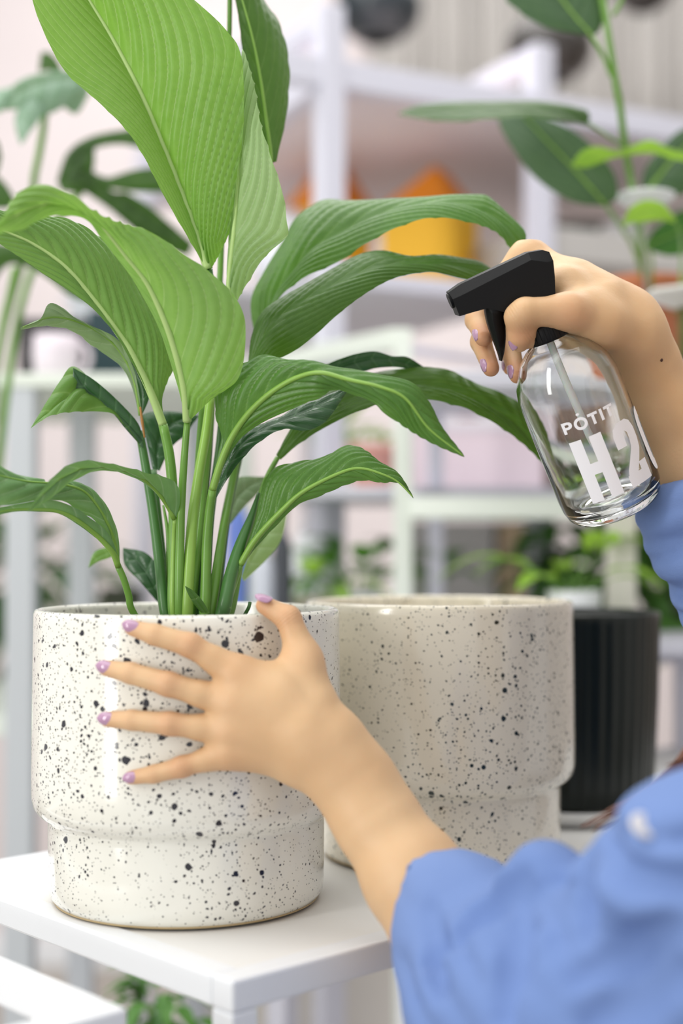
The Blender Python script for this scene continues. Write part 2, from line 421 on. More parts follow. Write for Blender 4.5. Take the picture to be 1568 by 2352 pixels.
# folded pale leaf in front of it
make_leaf(LILY, [blade([(532,685,.965),(526,655,.965),(535,560,.963),(546,430,.962),(557,300,.963),(558,200,.966),(557,112,.97)],
   [(530,685),(523,655),(531,560),(542,430),(552,300),(554,200),(557,112)],
   [(546,690),(585,628),(612,588),(659,545),(660,505),(650,440),(627,368),(602,285),(588,200),(566,130),(557,112)], nv=9, k=1.0, amp=0.0014, dl=0.01, dr=-0.012, rib=0.0022, nu=200, nw=26)], 'pale', M_RIB)
# middle left lit leaf with its tip curling away to the left
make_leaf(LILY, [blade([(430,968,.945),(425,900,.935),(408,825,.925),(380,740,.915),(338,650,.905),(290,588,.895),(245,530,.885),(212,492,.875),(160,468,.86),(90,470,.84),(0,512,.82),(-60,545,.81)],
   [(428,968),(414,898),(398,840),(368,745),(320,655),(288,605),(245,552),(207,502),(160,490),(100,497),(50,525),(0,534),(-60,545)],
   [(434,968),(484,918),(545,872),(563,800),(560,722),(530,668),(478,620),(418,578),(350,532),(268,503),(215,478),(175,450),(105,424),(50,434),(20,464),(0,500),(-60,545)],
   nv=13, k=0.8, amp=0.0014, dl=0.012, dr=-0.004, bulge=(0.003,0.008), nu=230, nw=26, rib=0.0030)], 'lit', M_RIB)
# left leaf beneath it
make_leaf(LILY, [blade([(374,975,.962),(342,892,.955),(302,812,.947),(280,778,.944),(216,690,.935),(150,613,.925),(75,560,.915),(0,528,.905),(-80,500,.895)],
   [(370,975),(332,888),(292,815),(262,765),(215,712),(172,678),(92,624),(40,588),(-10,555),(-80,500)],
   [(378,975),(368,920),(382,876),(396,845),(398,800),(384,750),(350,700),(312,650),(268,578),(228,545),(165,508),(100,497),(30,490),(-30,485),(-80,500)],
   nv=14, k=0.9, amp=0.0012, ampl=0.0005, dl=-0.004, dr=0.02, bulge=(0.002,0.004), nu=220, nw=28, rib=0.0030)], 'mid', M_RIB)
# narrow left leaf with curled tip
make_leaf(LILY, [blade([(322,955,.975),(314,900,.972),(300,850,.970),(270,800,.965),(225,762,.955),(165,735,.94),(110,730,.93),(47,754,.92)],
   [(318,955),(310,900),(285,848),(255,820),(215,795),(165,758),(105,748),(47,757)],
   [(326,955),(318,890),(308,850),(290,805),(262,772),(220,752),(170,728),(145,708),(112,697),(90,735),(47,752)], nv=7, k=0.6, amp=0.0008, dl=0.01, dr=-0.004, nu=70, rib=0.0012)], 'grey', M_RIBD)
make_leaf(LILY, [blade([(322,962,.985),(326,930,.985),(322,890,.985),(300,840,.985),(270,800,.98)],
   [(322,962),(318,930),(308,885),(290,835),(270,800)], [(322,962),(342,915),(338,880),(315,825),(270,790)], nv=4, amp=0.0003, rib=0.0006)], 'dark', None)
# left leaf folded over with a pointed tip
make_leaf(LILY, [blade([(330,1040,.985),(310,1000,.985),(262,948,.985),(215,905,.982),(180,890,.975),(140,925,.965),(70,984,.955)],
   [(330,1045),(308,1006),(265,958),(230,948),(180,947),(118,956),(70,984)],
   [(330,1035),(312,985),(240,905),(205,870),(165,843),(135,880),(70,984)], nv=6, k=0.5, amp=0.0008, dl=-0.008, dr=0.004, rib=0.0012)], 'mid', None)
make_leaf(LILY, [blade([(328,1012,.982),(290,968,.98),(240,925,.978),(200,895,.975),(168,848,.972)],
   [(328,1030),(288,985),(240,930),(172,898),(168,848)], [(328,1000),(312,965),(262,912),(215,872),(168,845)], nv=5, amp=0.0003, rib=0.0006)], 'dark', None)
# small grey leaf behind the stems
make_leaf(LILY, [blade([(362,1080,1.01),(360,1030,1.015),(378,990,1.02),(410,965,1.025),(458,955,1.03)],
   [(350,1078),(335,1010),(325,955),(390,945),(458,955)], [(366,1082),(392,1030),(425,1000),(442,975),(458,955)], nv=6, amp=0.0006, rib=0.0008)], 'dark', None)
# arching leaf, lower left
make_leaf(LILY, [blade([(400,1192,.955),(384,1160,.95),(352,1118,.94),(310,1088,.93),(262,1075,.92),(200,1072,.905),(140,1098,.89),(98,1135,.88),(64,1174,.87)],
   [(398,1192),(380,1160),(345,1118),(312,1098),(262,1080),(215,1082),(160,1108),(115,1145),(64,1176)],
   [(404,1192),(414,1150),(410,1118),(385,1095),(335,1083),(280,1068),(200,1056),(150,1070),(105,1112),(64,1172)], nv=8, k=0.5, amp=0.0009, dl=0.006, dr=-0.006, rib=0.0018)], 'soft', M_RIBD)
# torn drooping leaf at far left
make_leaf(LILY, [blade([(272,1300,.955),(262,1240,.95),(235,1180,.94),(195,1130,.93),(140,1112,.915),(60,1105,.90),(-30,1085,.885)],
   [(268,1296),(245,1235),(210,1188),(180,1180),(150,1152),(90,1148),(20,1160),(-30,1155)],
   [(276,1300),(270,1240),(262,1205),(240,1160),(205,1124),(165,1112),(100,1110),(45,1096),(0,1072),(-30,1050)], nv=8, k=0.6, amp=0.001, rib=0.0012, dl=0.0, dr=0.01),
 blade([(272,1302,.952),(258,1268,.947),(225,1232,.94),(185,1200,.93),(140,1176,.92),(85,1170,.91),(20,1172,.90),(-40,1185,.89)],
   [(268,1304),(248,1262),(215,1232),(180,1206),(135,1180),(85,1175),(30,1176),(-40,1192)],
   [(276,1300),(262,1250),(240,1215),(200,1185),(180,1170),(130,1150),(85,1150),(40,1158),(-40,1172)], nv=5, k=0.4, amp=0.0005, rib=0.0022)], 'soft', M_RIBD)
# centre right leaf arching over to the right
make_leaf(LILY, [blade([(488,1125,.95),(508,1060,.945),(535,1000,.94),(575,945,.93),(625,900,.92),(680,868,.91),(735,856,.90),(800,872,.895),(870,888,.89),(930,915,.89),(985,985,.895),(1066,1049,.90)],
   [(486,1125),(503,1060),(517,1005),(500,965),(496,925),(498,888),(525,852),(560,835),(610,816),(665,830),(735,850),(800,856),(862,866),(940,880),(985,930),(1012,985),(1066,1048)],
   [(492,1127),(515,1062),(548,1008),(590,975),(645,948),(700,925),(735,912),(770,892),(820,905),(862,925),(880,945),(905,962),(955,995),(1010,1025),(1066,1050)], nv=13, k=0.7, amp=0.0011, dl=0.02, dr=0.012, bulge=(0.004,0.003), nu=220, nw=24, rib=0.0026)], 'right', M_RIBD)
# glossy leaf behind it
make_leaf(LILY, [blade([(490,1150,.965),(515,1085,.962),(548,1030,.96),(590,995,.96),(640,970,.962),(700,945,.965),(760,915,.975),(800,890,.985)],
   [(488,1150),(505,1080),(535,1020),(580,985),(640,962),(680,935),(735,915),(800,885)],
   [(492,1152),(530,1090),(570,1040),(605,1010),(650,987),(700,990),(748,968),(800,895)], nv=9, amp=0.0006, rib=0.0012, dl=0.01, dr=-0.006)], 'dark', None)
# long leaf passing behind the spray bottle
make_leaf(LILY, [blade([(638,1050,1.0),(668,1015,1.0),(705,975,1.0),(770,935,1.0),(850,900,1.005),(930,885,1.01),(1010,892,1.015),(1090,920,1.02),(1160,958,1.025),(1215,1010,1.03),(1262,1082,1.035)],
   [(634,1045),(660,1000),(690,950),(750,900),(860,860),(930,848),(985,844),(1040,856),(1090,882),(1148,902),(1198,935),(1240,1000),(1262,1080)],
   [(644,1056),(700,1012),(784,965),(834,942),(905,921),(985,921),(1060,938),(1112,962),(1165,995),(1215,1035),(1262,1085)], nv=7, k=1.6, amp=0.0010, dl=0.012, dr=-0.01, rib=0.0012, nu=100)], 'deep', None)
# dark curled leaf above it
make_leaf(LILY, [blade([(735,852,1.01),(770,845,1.01),(815,830,1.01),(855,822,1.012),(900,826,1.015),(940,838,1.02),(972,842,1.025)],
   [(735,845),(770,828),(820,812),(862,807),(900,818),(935,820),(972,842)],
   [(735,862),(780,860),(825,856),(862,846),(905,843),(940,847),(972,843)], nv=6, amp=0.0004, rib=0.0006)], 'dark', None)
# two large right-hand leaves
make_leaf(LILY, [blade([(606,752,1.03),(628,690,1.03),(662,640,1.03),(722,570,1.028),(790,532,1.026),(862,497,1.024),(950,473,1.022),(1030,468,1.02),(1095,482,1.02),(1150,515,1.022),(1185,560,1.026),(1192,600,1.03)],
   [(600,790),(580,740),(578,690),(598,640),(640,572),(682,500),(738,462),(800,462),(880,465),(960,468),(1050,456),(1108,450),(1130,462),(1162,492),(1202,530),(1204,560),(1192,600)],
   [(612,752),(640,690),(700,640),(784,600),(834,566),(909,526),(984,503),(1044,506),(1104,520),(1144,540),(1172,575),(1192,600)], nv=10, k=1.1, amp=0.0007, dl=0.035, dr=-0.02, rib=0.0014, nu=180, nw=24)], 'right', None)
make_leaf(LILY, [blade([(576,835,.99),(600,780,.985),(640,728,.98),(705,685,.98),(784,645,.98),(860,615,.985),(940,605,.995),(1010,606,1.005),(1075,618,1.02),(1150,640,1.035)],
   [(570,832),(580,768),(602,718),(650,683),(700,656),(770,616),(825,586),(880,578),(940,597),(1000,589),(1060,594),(1105,604),(1150,636)],
   [(580,838),(640,824),(700,790),(784,716),(850,668),(905,640),(960,628),(1004,627),(1064,642),(1110,648),(1150,644)], nv=10, k=1.3, amp=0.0005, dl=0.025, dr=-0.004, rib=0.0012, nu=160, nw=20)], 'deep', None)
# lower right leaf
make_leaf(LILY, [blade([(552,1296,.965),(588,1238,.96),(648,1172,.955),(700,1127,.95),(784,1085,.945),(830,1076,.943),(880,1090,.94),(915,1108,.94),(949,1143,.94)],
   [(550,1292),(580,1235),(592,1185),(600,1130),(614,1095),(640,1072),(695,1060),(742,1052),(784,1030),(812,1025),(842,1038),(872,1064),(912,1088),(949,1143)],
   [(556,1298),(600,1242),(628,1212),(680,1160),(740,1135),(784,1116),(832,1102),(880,1108),(902,1106),(930,1116),(949,1145)], nv=12, k=0.7, amp=0.0009, dl=0.015, dr=0.008, nu=200, nw=22, rib=0.0024)], 'right', M_RIBD)
make_leaf(LILY, [blade([(556,1330,1.03),(590,1262,1.04),(625,1210,1.05),(662,1165,1.06)],
   [(554,1325),(578,1250),(605,1200),(662,1165)], [(560,1335),(612,1285),(645,1240),(662,1165)], nv=5, amp=0.0004, rib=0.0008)], 'pale', None)
make_leaf(LILY, [blade([(525,1200,1.04),(540,1150,1.05),(570,1118,1.06),(612,1098,1.07)],
   [(522,1190),(524,1140),(545,1098),(612,1095)], [(528,1205),(560,1165),(590,1135),(612,1102)], nv=5, amp=0.0004, rib=0.0008)], 'grey', None)
make_leaf(LILY, [blade([(368,1385,1.02),(345,1330,1.02),(312,1285,1.025),(283,1262,1.03)],
   [(366,1388),(325,1340),(288,1300),(282,1262)], [(370,1380),(366,1310),(335,1270),(283,1258)], nv=4, amp=0.0005, rib=0.0008)], 'dark', None)
make_leaf(LILY, [blade([(272,1262,1.04),(245,1270,1.04),(222,1282,1.04),(202,1305,1.04)],
   [(272,1255),(240,1258),(215,1270),(202,1305)], [(272,1270),(250,1282),(225,1290),(202,1305)], nv=3, amp=0.0002, rib=0.0006)], 'mid', None)
make_leaf(LILY, [blade([(472,1408,.94),(455,1385,.94),(438,1360,.94),(424,1345,.94)],
   [(462,1408),(446,1388),(432,1365),(424,1345)], [(482,1408),(465,1380),(445,1358),(424,1345)], nv=2, amp=0.0001, rib=0.0006)], 'deep', None)
# petioles (top to rim)
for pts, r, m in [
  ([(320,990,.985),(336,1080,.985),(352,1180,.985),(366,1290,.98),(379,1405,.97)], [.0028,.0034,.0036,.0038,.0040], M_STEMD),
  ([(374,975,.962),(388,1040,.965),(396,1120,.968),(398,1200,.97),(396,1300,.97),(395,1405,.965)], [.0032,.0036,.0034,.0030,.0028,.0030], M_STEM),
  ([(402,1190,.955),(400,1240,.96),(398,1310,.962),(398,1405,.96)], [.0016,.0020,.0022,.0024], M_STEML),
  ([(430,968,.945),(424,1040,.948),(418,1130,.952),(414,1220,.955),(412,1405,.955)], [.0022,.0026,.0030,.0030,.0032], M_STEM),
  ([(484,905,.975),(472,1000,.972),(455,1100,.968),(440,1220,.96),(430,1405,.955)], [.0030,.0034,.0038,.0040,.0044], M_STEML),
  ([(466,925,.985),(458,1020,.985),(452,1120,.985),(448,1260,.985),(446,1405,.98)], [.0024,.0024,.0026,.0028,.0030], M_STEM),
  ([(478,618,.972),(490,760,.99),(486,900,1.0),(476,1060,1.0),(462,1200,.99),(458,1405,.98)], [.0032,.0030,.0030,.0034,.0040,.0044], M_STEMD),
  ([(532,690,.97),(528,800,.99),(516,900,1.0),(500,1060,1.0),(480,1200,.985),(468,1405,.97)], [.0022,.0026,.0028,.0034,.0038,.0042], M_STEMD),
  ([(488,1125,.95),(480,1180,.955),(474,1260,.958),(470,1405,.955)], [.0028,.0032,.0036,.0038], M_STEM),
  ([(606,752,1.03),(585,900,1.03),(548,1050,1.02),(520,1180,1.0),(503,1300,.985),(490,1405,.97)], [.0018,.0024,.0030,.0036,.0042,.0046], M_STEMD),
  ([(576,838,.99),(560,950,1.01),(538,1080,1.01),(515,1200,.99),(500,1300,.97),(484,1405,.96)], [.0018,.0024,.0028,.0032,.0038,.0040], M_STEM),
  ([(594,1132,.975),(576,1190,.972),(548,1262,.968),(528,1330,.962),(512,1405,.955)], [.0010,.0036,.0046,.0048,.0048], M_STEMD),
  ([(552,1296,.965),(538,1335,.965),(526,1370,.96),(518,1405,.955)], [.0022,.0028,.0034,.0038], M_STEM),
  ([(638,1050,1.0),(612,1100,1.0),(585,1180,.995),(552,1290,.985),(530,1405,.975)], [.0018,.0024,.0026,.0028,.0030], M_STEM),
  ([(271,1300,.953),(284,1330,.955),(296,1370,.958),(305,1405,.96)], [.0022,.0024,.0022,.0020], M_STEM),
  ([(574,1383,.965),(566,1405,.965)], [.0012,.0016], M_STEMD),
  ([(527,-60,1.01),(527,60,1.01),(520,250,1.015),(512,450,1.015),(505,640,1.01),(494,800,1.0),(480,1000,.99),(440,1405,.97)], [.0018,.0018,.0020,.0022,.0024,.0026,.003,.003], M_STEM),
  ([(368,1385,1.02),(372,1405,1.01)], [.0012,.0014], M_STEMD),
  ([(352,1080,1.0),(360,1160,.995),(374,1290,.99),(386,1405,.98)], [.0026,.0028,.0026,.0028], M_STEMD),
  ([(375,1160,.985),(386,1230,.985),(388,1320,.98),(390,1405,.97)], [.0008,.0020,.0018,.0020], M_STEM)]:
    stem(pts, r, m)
petiole(LILY, [(322,935,.968),(326,965,.966),(332,1005,.968)], [.0007,.0010,.0006], plain('dry_brown_sheath', 'B07C45', 0.7, 0.1, 50), 'dry_sheath')

# ------------------------------------------------------------------ spray bottle
LEAN = math.radians(14)
BO = P(1304, 886, 0.950)
BA0 = Vector((-0.41, 0, 0.912)); BNF = Vector((-0.912, 0, -0.41))
BAX = (BA0*math.cos(LEAN)+Vector((0,-1,0))*math.sin(LEAN)).normalized()
BS = BAX.cross(BNF).normalized()
if BS.y > 0: BS = -BS
PXM = F/0.95
def HB(px, py, off=0.0):
    dx, dy = px-1304, py-886
    nc = (dx*-0.912+dy*0.41)/PXM; ac = (dx*-0.41-dy*0.912)/PXM/math.cos(LEAN)
    return BO+BNF*nc+BAX*ac*0.985+BS*off
def build_bottle():
    t = thing('spray_bottle', P(1400, 1190, 0.985), 'clear glass spray bottle with white H2O lettering and black trigger head', 'spray bottle')
    g = N('clear_glass'); g.p(Base_Color=(0.93, 0.95, 0.935, 1), Roughness=0.0, Transmission_Weight=1.0, IOR=1.46); g.b.inputs['Specular IOR Level'].default_value = 0.5
    co = g.coord(); g.bump(g.noise(38, co, 2), 0.05, 0.004)
    R = 0.0352; mm = 0.001
    out = [(0.0, -92*mm), (22*mm, -92*mm), (25.5*mm, -93.2*mm), (29*mm, -91.5*mm), (32.6*mm, -87.5*mm), (34.6*mm, -81*mm), (R, -73*mm), (R, -5*mm), (34.8*mm, 2*mm), (33.2*mm, 10*mm), (29.2*mm, 18*mm),
           (24.6*mm, 25*mm), (18.5*mm, 30.5*mm), (13.6*mm, 33.5*mm), (11.6*mm, 36*mm), (11.4*mm, 44*mm), (9.6*mm, 44*mm), (9.6*mm, 36*mm), (11.6*mm, 31.8*mm), (17*mm, 28.6*mm), (23*mm, 23.4*mm), (27.4*mm, 16.8*mm),
           (31*mm, 9.4*mm), (32.6*mm, 1.6*mm), (R-2.2*mm, -5*mm), (R-2.2*mm, -73*mm), (31*mm, -79*mm), (28.4*mm, -84*mm), (23*mm, -86.2*mm), (12*mm, -84.2*mm), (0.0, -83.6*mm)]
    MB().lathe(out, BO, (BNF, BS, BAX), n=96).build('glass_body', g.m, t)
    blk = plain('black_plastic', '050609', 0.5, 0.1, 60, spec=0.28, bump=0.05, bscale=500)
    mb = MB()
    mb.lathe([(0.0, 46*mm), (15.5*mm, 46*mm), (16.2*mm, 45*mm), (16.8*mm, 36*mm), (16.2*mm, 34.6*mm), (12.2*mm, 34.6*mm), (12.2*mm, 37*mm), (0, 37*mm)], BO, (BNF, BS, BAX), n=48)
    for i in range(30):
        a = 2*math.pi*i/30; d = BNF*math.cos(a)+BS*math.sin(a); q = BO+d*16.5*mm
        mb.bar(q+BAX*36*mm, q+BAX*44.5*mm, 1.2*mm, 1.0*mm, 0, up=d)
    mb.build('collar', blk, t, auto=35)
    # head: side wall polygon, chamfered top
    side = [(1027,693), (1046,684), (1200,605), (1237,609), (1253,606), (1257,640), (1258,680), (1262,715), (1236,752), (1200,742), (1176,718), (1150,722), (1128,716), (1105,712), (1076,720), (1043,730)]
    top = [(1019,679), (1046,660), (1197,589), (1230,583), (1246,587)]
    k = len(side); hw = 0.0105
    widths = [0.0085, 0.0095, 0.0105, 0.0095, 0.0075]+[0.0085, 0.0105, 0.011, 0.012, 0.012, 0.0105, 0.0095, 0.009, 0.009, 0.009, 0.0085]
    v = []
    for (p, wd) in zip(side, widths): v.append(HB(*p, off=wd))
    for (p, wd) in zip(side, widths): v.append(HB(*p, off=-wd))
    tw = [0.0045, 0.0050, 0.0055, 0.0050, 0.0040]
    for p, wd in zip(top, tw): v.append(HB(*p, off=wd))
    for p, wd in zip(top, tw): v.append(HB(*p, off=-wd))
    T0 = 2*k; T1 = 2*k+5
    f = [tuple(range(k)), tuple(range(2*k-1, k-1, -1))]
    for i in range(4, k): f.append((i, (i+1) % k, k+(i+1) % k, k+i))
    for i in range(4):
        f.append((i, i+1, T0+i+1, T0+i)); f.append((k+i, k+i+1, T1+i+1, T1+i)); f.append((T0+i, T0+i+1, T1+i+1, T1+i))
    f.append((0, T0, T1, k)); f.append((4, T0+4, T1+4, k+4))
    h = MB().add(v, f)
    h.lathe([(0, 44*mm), (10*mm, 44*mm), (9*mm, 56*mm), (0, 56*mm)], BO, (BNF, BS, BAX), n=32)
    h.build('sprayer_head', blk, t, smooth=True, auto=18)
    c1 = HB(1022, 700); 
    nz = MB(); nd = BNF
    nz.tube([c1-nd*0.006, c1-nd*0.0006], [0.0052, 0.0052], 20)
    nz.build('nozzle', blk, t, auto=40)
    # trigger
    fr = cr([(1104,708),(1112,745),(1127,785),(1139,815),(1143,830)], 16); bk = cr([(1152,708),(1152,745),(1154,780),(1152,810),(1147,830)], 16)
    v = []; n = 16
    for i in range(n):
        wdt = 0.0072-0.003*(i/(n-1))**2
        a, b = fr[i], bk[i]; m_ = (a+b)/2
        ring = [(a, wdt*0.55), ((a*3+b)/4, wdt), ((a+3*b)/4, wdt*0.9), (b, wdt*0.4), (b, -wdt*0.4), ((a+3*b)/4, -wdt*0.9), ((a*3+b)/4, -wdt), (a, -wdt*0.55)]
        for q, o_ in ring: v.append(HB(q[0], q[1], o_))
    f = [(i*8+j, i*8+(j+1)%8, (i+1)*8+(j+1)%8, (i+1)*8+j) for i in range(n-1) for j in range(8)]+[tuple(range(8)), tuple(range((n-1)*8, n*8))]
    MB().add(v, f).build('trigger', blk, t, auto=50)
    # dip tube
    tm = N('milky_tube'); tm.p(Base_Color=hexc('EEF1F3'), Roughness=0.35, Subsurface_Weight=0.5, Subsurface_Scale=0.01)
    pts = cr([(1250,770,0),(1272,822,0),(1300,882,0),(1334,952,0),(1366,1015,0),(1400,1062,0),(1432,1100,0)], 30)
    MB().tube([HB(p[0], p[1], 0.002) for p in pts], 0.0026, 14).build('dip_tube', tm.m, t)
    # lettering printed around the glass
    ink = plain('white_print', 'F6F6FA', 0.7, 0.0, 20)
    def cyl(phi, hd):   # phi degrees right of the camera side, hd px below the reference
        a = math.radians(phi); r = R+0.0004
        return BO+BS*(r*math.cos(a))-BNF*(r*math.sin(a))-BAX*(hd/PXM)
    def glyph(name, polys, x0, x1, y0, y1):
        from mathutils.geometry import tessellate_polygon
        bm = bmesh.new()
        for grp in polys:
            flat = [p for ring in grp for p in ring]
            vs = [bm.verts.new((p[0], p[1], 0)) for p in flat]
            for tri in tessellate_polygon([[Vector((p[0], p[1], 0)) for p in ring] for ring in grp]):
                try: bm.faces.new([vs[i] for i in tri])
                except ValueError: pass
        for _ in range(2): bmesh.ops.subdivide_edges(bm, edges=bm.edges[:], cuts=2, use_grid_fill=True)
        bm.verts.index_update()
        V = [cyl(x0+(x1-x0)*q.co.x, y1+(y0-y1)*q.co.y) for q in bm.verts]; Fc = [[q.index for q in fc.verts] for fc in bm.faces]
        bm.free(); return mesh_obj(name, V, Fc, ink, t, True)
    def rect(a, b, c, d): return [(a,b),(c,b),(c,d),(a,d)]
    def oval(cx, cy, rx, ry, n=28, e=0.8): 
        return [(cx+rx*math.copysign(abs(math.cos(q))**e, math.cos(q)), cy+ry*math.copysign(abs(math.sin(q))**e, math.sin(q))) for q in [2*math.pi*i/n+0.01 for i in range(n)]]
    Hh = [(0,0),(.38,0),(.38,.42),(.62,.42),(.62,0),(1,0),(1,1),(.62,1),(.62,.60),(.38,.60),(.38,1),(0,1)]
    TwoA = [(0,.62),(0,.82),(.08,.93),(.28,1),(.7,1),(.9,.94),(1,.82),(1,.64),(.93,.5),(.6,.62),(.6,.8),(.5,.85),(.42,.8),(.4,.62)]
    TwoB = [(.6,.70),(1,.64),(.93,.5),(.46,.19),(0,0),(0,.12),(.1,.27),(.55,.58)]
    TwoC = [(0,0),(1,0),(1,.19),(0,.19)]; TwoD = [(.62,.19),(1,.19),(1,.31),(.62,.31)]
    Oo = [oval(.5,.5,.5,.5,40,.6), oval(.5,.5,.13,.34,40,.6)[::-1]]
    glyph('printed_letter', [[Hh]], -33, 2.5, 100, 252)
    glyph('printed_letter', [[TwoA], [TwoB], [TwoC], [TwoD]], 13, 44, 100, 252)
    glyph('printed_letter', [Oo], 54, 88, 98, 254)
    Pp = [[(0,0),(.30,0),(.30,.34),(.62,.34),(.88,.42),(1,.58),(1,.78),(.88,.93),(.62,1),(0,1)], [(.30,.56),(.30,.78),(.6,.78),(.7,.67),(.6,.56)]]
    y0, y1 = 52, 79
    glyph('printed_letter', [Pp], -33.5, -22.5, y0, y1)
    glyph('printed_letter', [[oval(.5,.5,.5,.54,32,.95), oval(.5,.5,.28,.30,28,.95)[::-1]], [oval(.5,1.32,.13,.12,12,1)]], -20.5, -6, y0, y1)
    Tt = [[(.36,0),(.64,0),(.64,.76),(1,.76),(1,1),(0,1),(0,.76),(.36,.76)]]
    glyph('printed_letter', [Tt], -4.5, 6.5, y0, y1)
    glyph('printed_letter', [[rect(0,0,1,1)]], 9, 12.2, y0, y1)
    glyph('printed_letter', [Tt], 14.5, 25.5, y0, y1)
    return t
build_bottle()

# ------------------------------------------------------------------ person: implicit surfaces
class Field:
    def __init__(s, lo, hi, h):
        s.lo = np.array(lo, float); s.h = h; n = np.ceil((np.array(hi)-s.lo)/h).astype(int)+1; s.n = n
        s.v = np.full(n, 0.05, np.float32)
        s.ax = [s.lo[i]+h*np.arange(n[i]) for i in range(3)]
    def _sub(s, lo, hi):
        i0 = np.clip(((np.array(lo)-s.lo)/s.h).astype(int)-1, 0, s.n); i1 = np.clip(((np.array(hi)-s.lo)/s.h).astype(int)+2, 0, s.n)
        if np.any(i1 <= i0): return None
        sl = tuple(slice(a, b) for a, b in zip(i0, i1))
        X, Y, Z = np.meshgrid(*[s.ax[i][sl[i]] for i in range(3)], indexing='ij', sparse=True)
        return sl, X, Y, Z
    def _op(s, sl, d, k, op):
        a = s.v[sl]; d = d.astype(np.float32)
        if op == 'add':
            hh = np.clip(0.5+0.5*(a-d)/k, 0, 1); s.v[sl] = a*(1-hh)+d*hh-k*hh*(1-hh)
        else:
            d = -d; hh = np.clip(0.5-0.5*(a-d)/k, 0, 1); s.v[sl] = a*(1-hh)+d*hh+k*hh*(1-hh)
    def cap(s, p, q, r1, r2, k=0.004, op='add'):
        p = np.array(p, float); q = np.array(q, float); R = max(r1, r2)+k*1.5+0.006
        g = s._sub(np.minimum(p, q)-R, np.maximum(p, q)+R)
        if g is None: return s
        sl, X, Y, Z = g; d = q-p; L2 = d.dot(d)+1e-12
        t = np.clip(((X-p[0])*d[0]+(Y-p[1])*d[1]+(Z-p[2])*d[2])/L2, 0, 1)
        dist = np.sqrt((X-p[0]-t*d[0])**2+(Y-p[1]-t*d[1])**2+(Z-p[2]-t*d[2])**2)-(r1+(r2-r1)*t)
        s._op(sl, dist, k, op); return s
    def chain(s, pts, rs, k=0.004):
        for i in range(len(pts)-1): s.cap(pts[i], pts[i+1], rs[i], rs[i+1], k)
        return s
    def ell(s, c, r, ax=None, k=0.01, op='add'):
        c = np.array(c, float); R = max(r)+k*1.5+0.006
        g = s._sub(c-R, c+R)
        if g is None: return s
        sl, X, Y, Z = g; ax = [(1,0,0),(0,1,0),(0,0,1)] if ax is None else ax
        u = [((X-c[0])*a[0]+(Y-c[1])*a[1]+(Z-c[2])*a[2]) for a in ax]
        k0 = np.sqrt(sum((u[i]/r[i])**2 for i in range(3))); k1 = np.sqrt(sum((u[i]/r[i]**2)**2 for i in range(3)))+1e-9
        s._op(sl, k0*(k0-1)/k1, k, op); return s
    def mesh(s):
        v = s.v; nx, ny, nz = v.shape; ins = v < 0
        c = [ins[i:nx-1+i, j:ny-1+j, k:nz-1+k] for i in (0,1) for j in (0,1) for k in (0,1)]
        cnt = sum(x.astype(np.int8) for x in c); act = (cnt > 0) & (cnt < 8)
        I, J, K = np.nonzero(act); idx = np.full(act.shape, -1, np.int64); idx[I, J, K] = np.arange(len(I))
        acc = np.zeros((len(I), 3)); num = np.zeros(len(I))
        cor = [(i,j,k) for i in (0,1) for j in (0,1) for k in (0,1)]
        for a in cor:
            for b in cor:
                if sum(abs(x-y) for x, y in zip(a, b)) != 1 or a > b: continue
                va = v[I+a[0], J+a[1], K+a[2]]; vb = v[I+b[0], J+b[1], K+b[2]]; m = (va < 0) != (vb < 0)
                t = np.where(m, va/(va-vb+1e-20*(va == vb)), 0)
                for q in range(3): acc[:, q] += np.where(m, a[q]+(b[q]-a[q])*t, 0)
                num += m
        V = (np.stack([I, J, K], 1)+acc/num[:, None])*s.h+s.lo
        Q = []
        for axn in range(3):
            sh = [slice(1, None)]*3; a = [slice(1, -1)]*3
            g0 = [slice(1, v.shape[i]-1) for i in range(3)]; g0[axn] = slice(0, v.shape[axn]-1)
            g1 = list(g0); g1[axn] = slice(1, v.shape[axn])
            A = ins[tuple(g0)]; B = ins[tuple(g1)]; e = A != B
            x = list(np.nonzero(e)); flip = A[tuple(x)]
            for i in range(3):
                if i != axn: x[i] = x[i]+1
            o1, o2 = [i for i in range(3) if i != axn]
            def cell(d1, d2):
                y = [q.copy() for q in x]; y[o1] = y[o1]-d1; y[o2] = y[o2]-d2; return idx[tuple(y)]
            q = np.stack([cell(0,0), cell(1,0), cell(1,1), cell(0,1)], 1)
            fl = flip if axn != 1 else ~flip
            q[fl] = q[fl][:, ::-1]
            Q.append(q)
        Q = np.concatenate(Q); Q = Q[(Q >= 0).all(1)]
        return V, Q
def smooth_mesh(V, Q, it=2):
    for _ in range(it):
        acc = np.zeros_like(V); n = np.zeros(len(V))
        for a in range(4):
            b = (a+1) % 4
            np.add.at(acc, Q[:, a], V[Q[:, b]]); np.add.at(n, Q[:, a], 1)
            np.add.at(acc, Q[:, b], V[Q[:, a]]); np.add.at(n, Q[:, b], 1)
        V = V*0.5+0.5*acc/np.maximum(n, 1)[:, None]
    return V
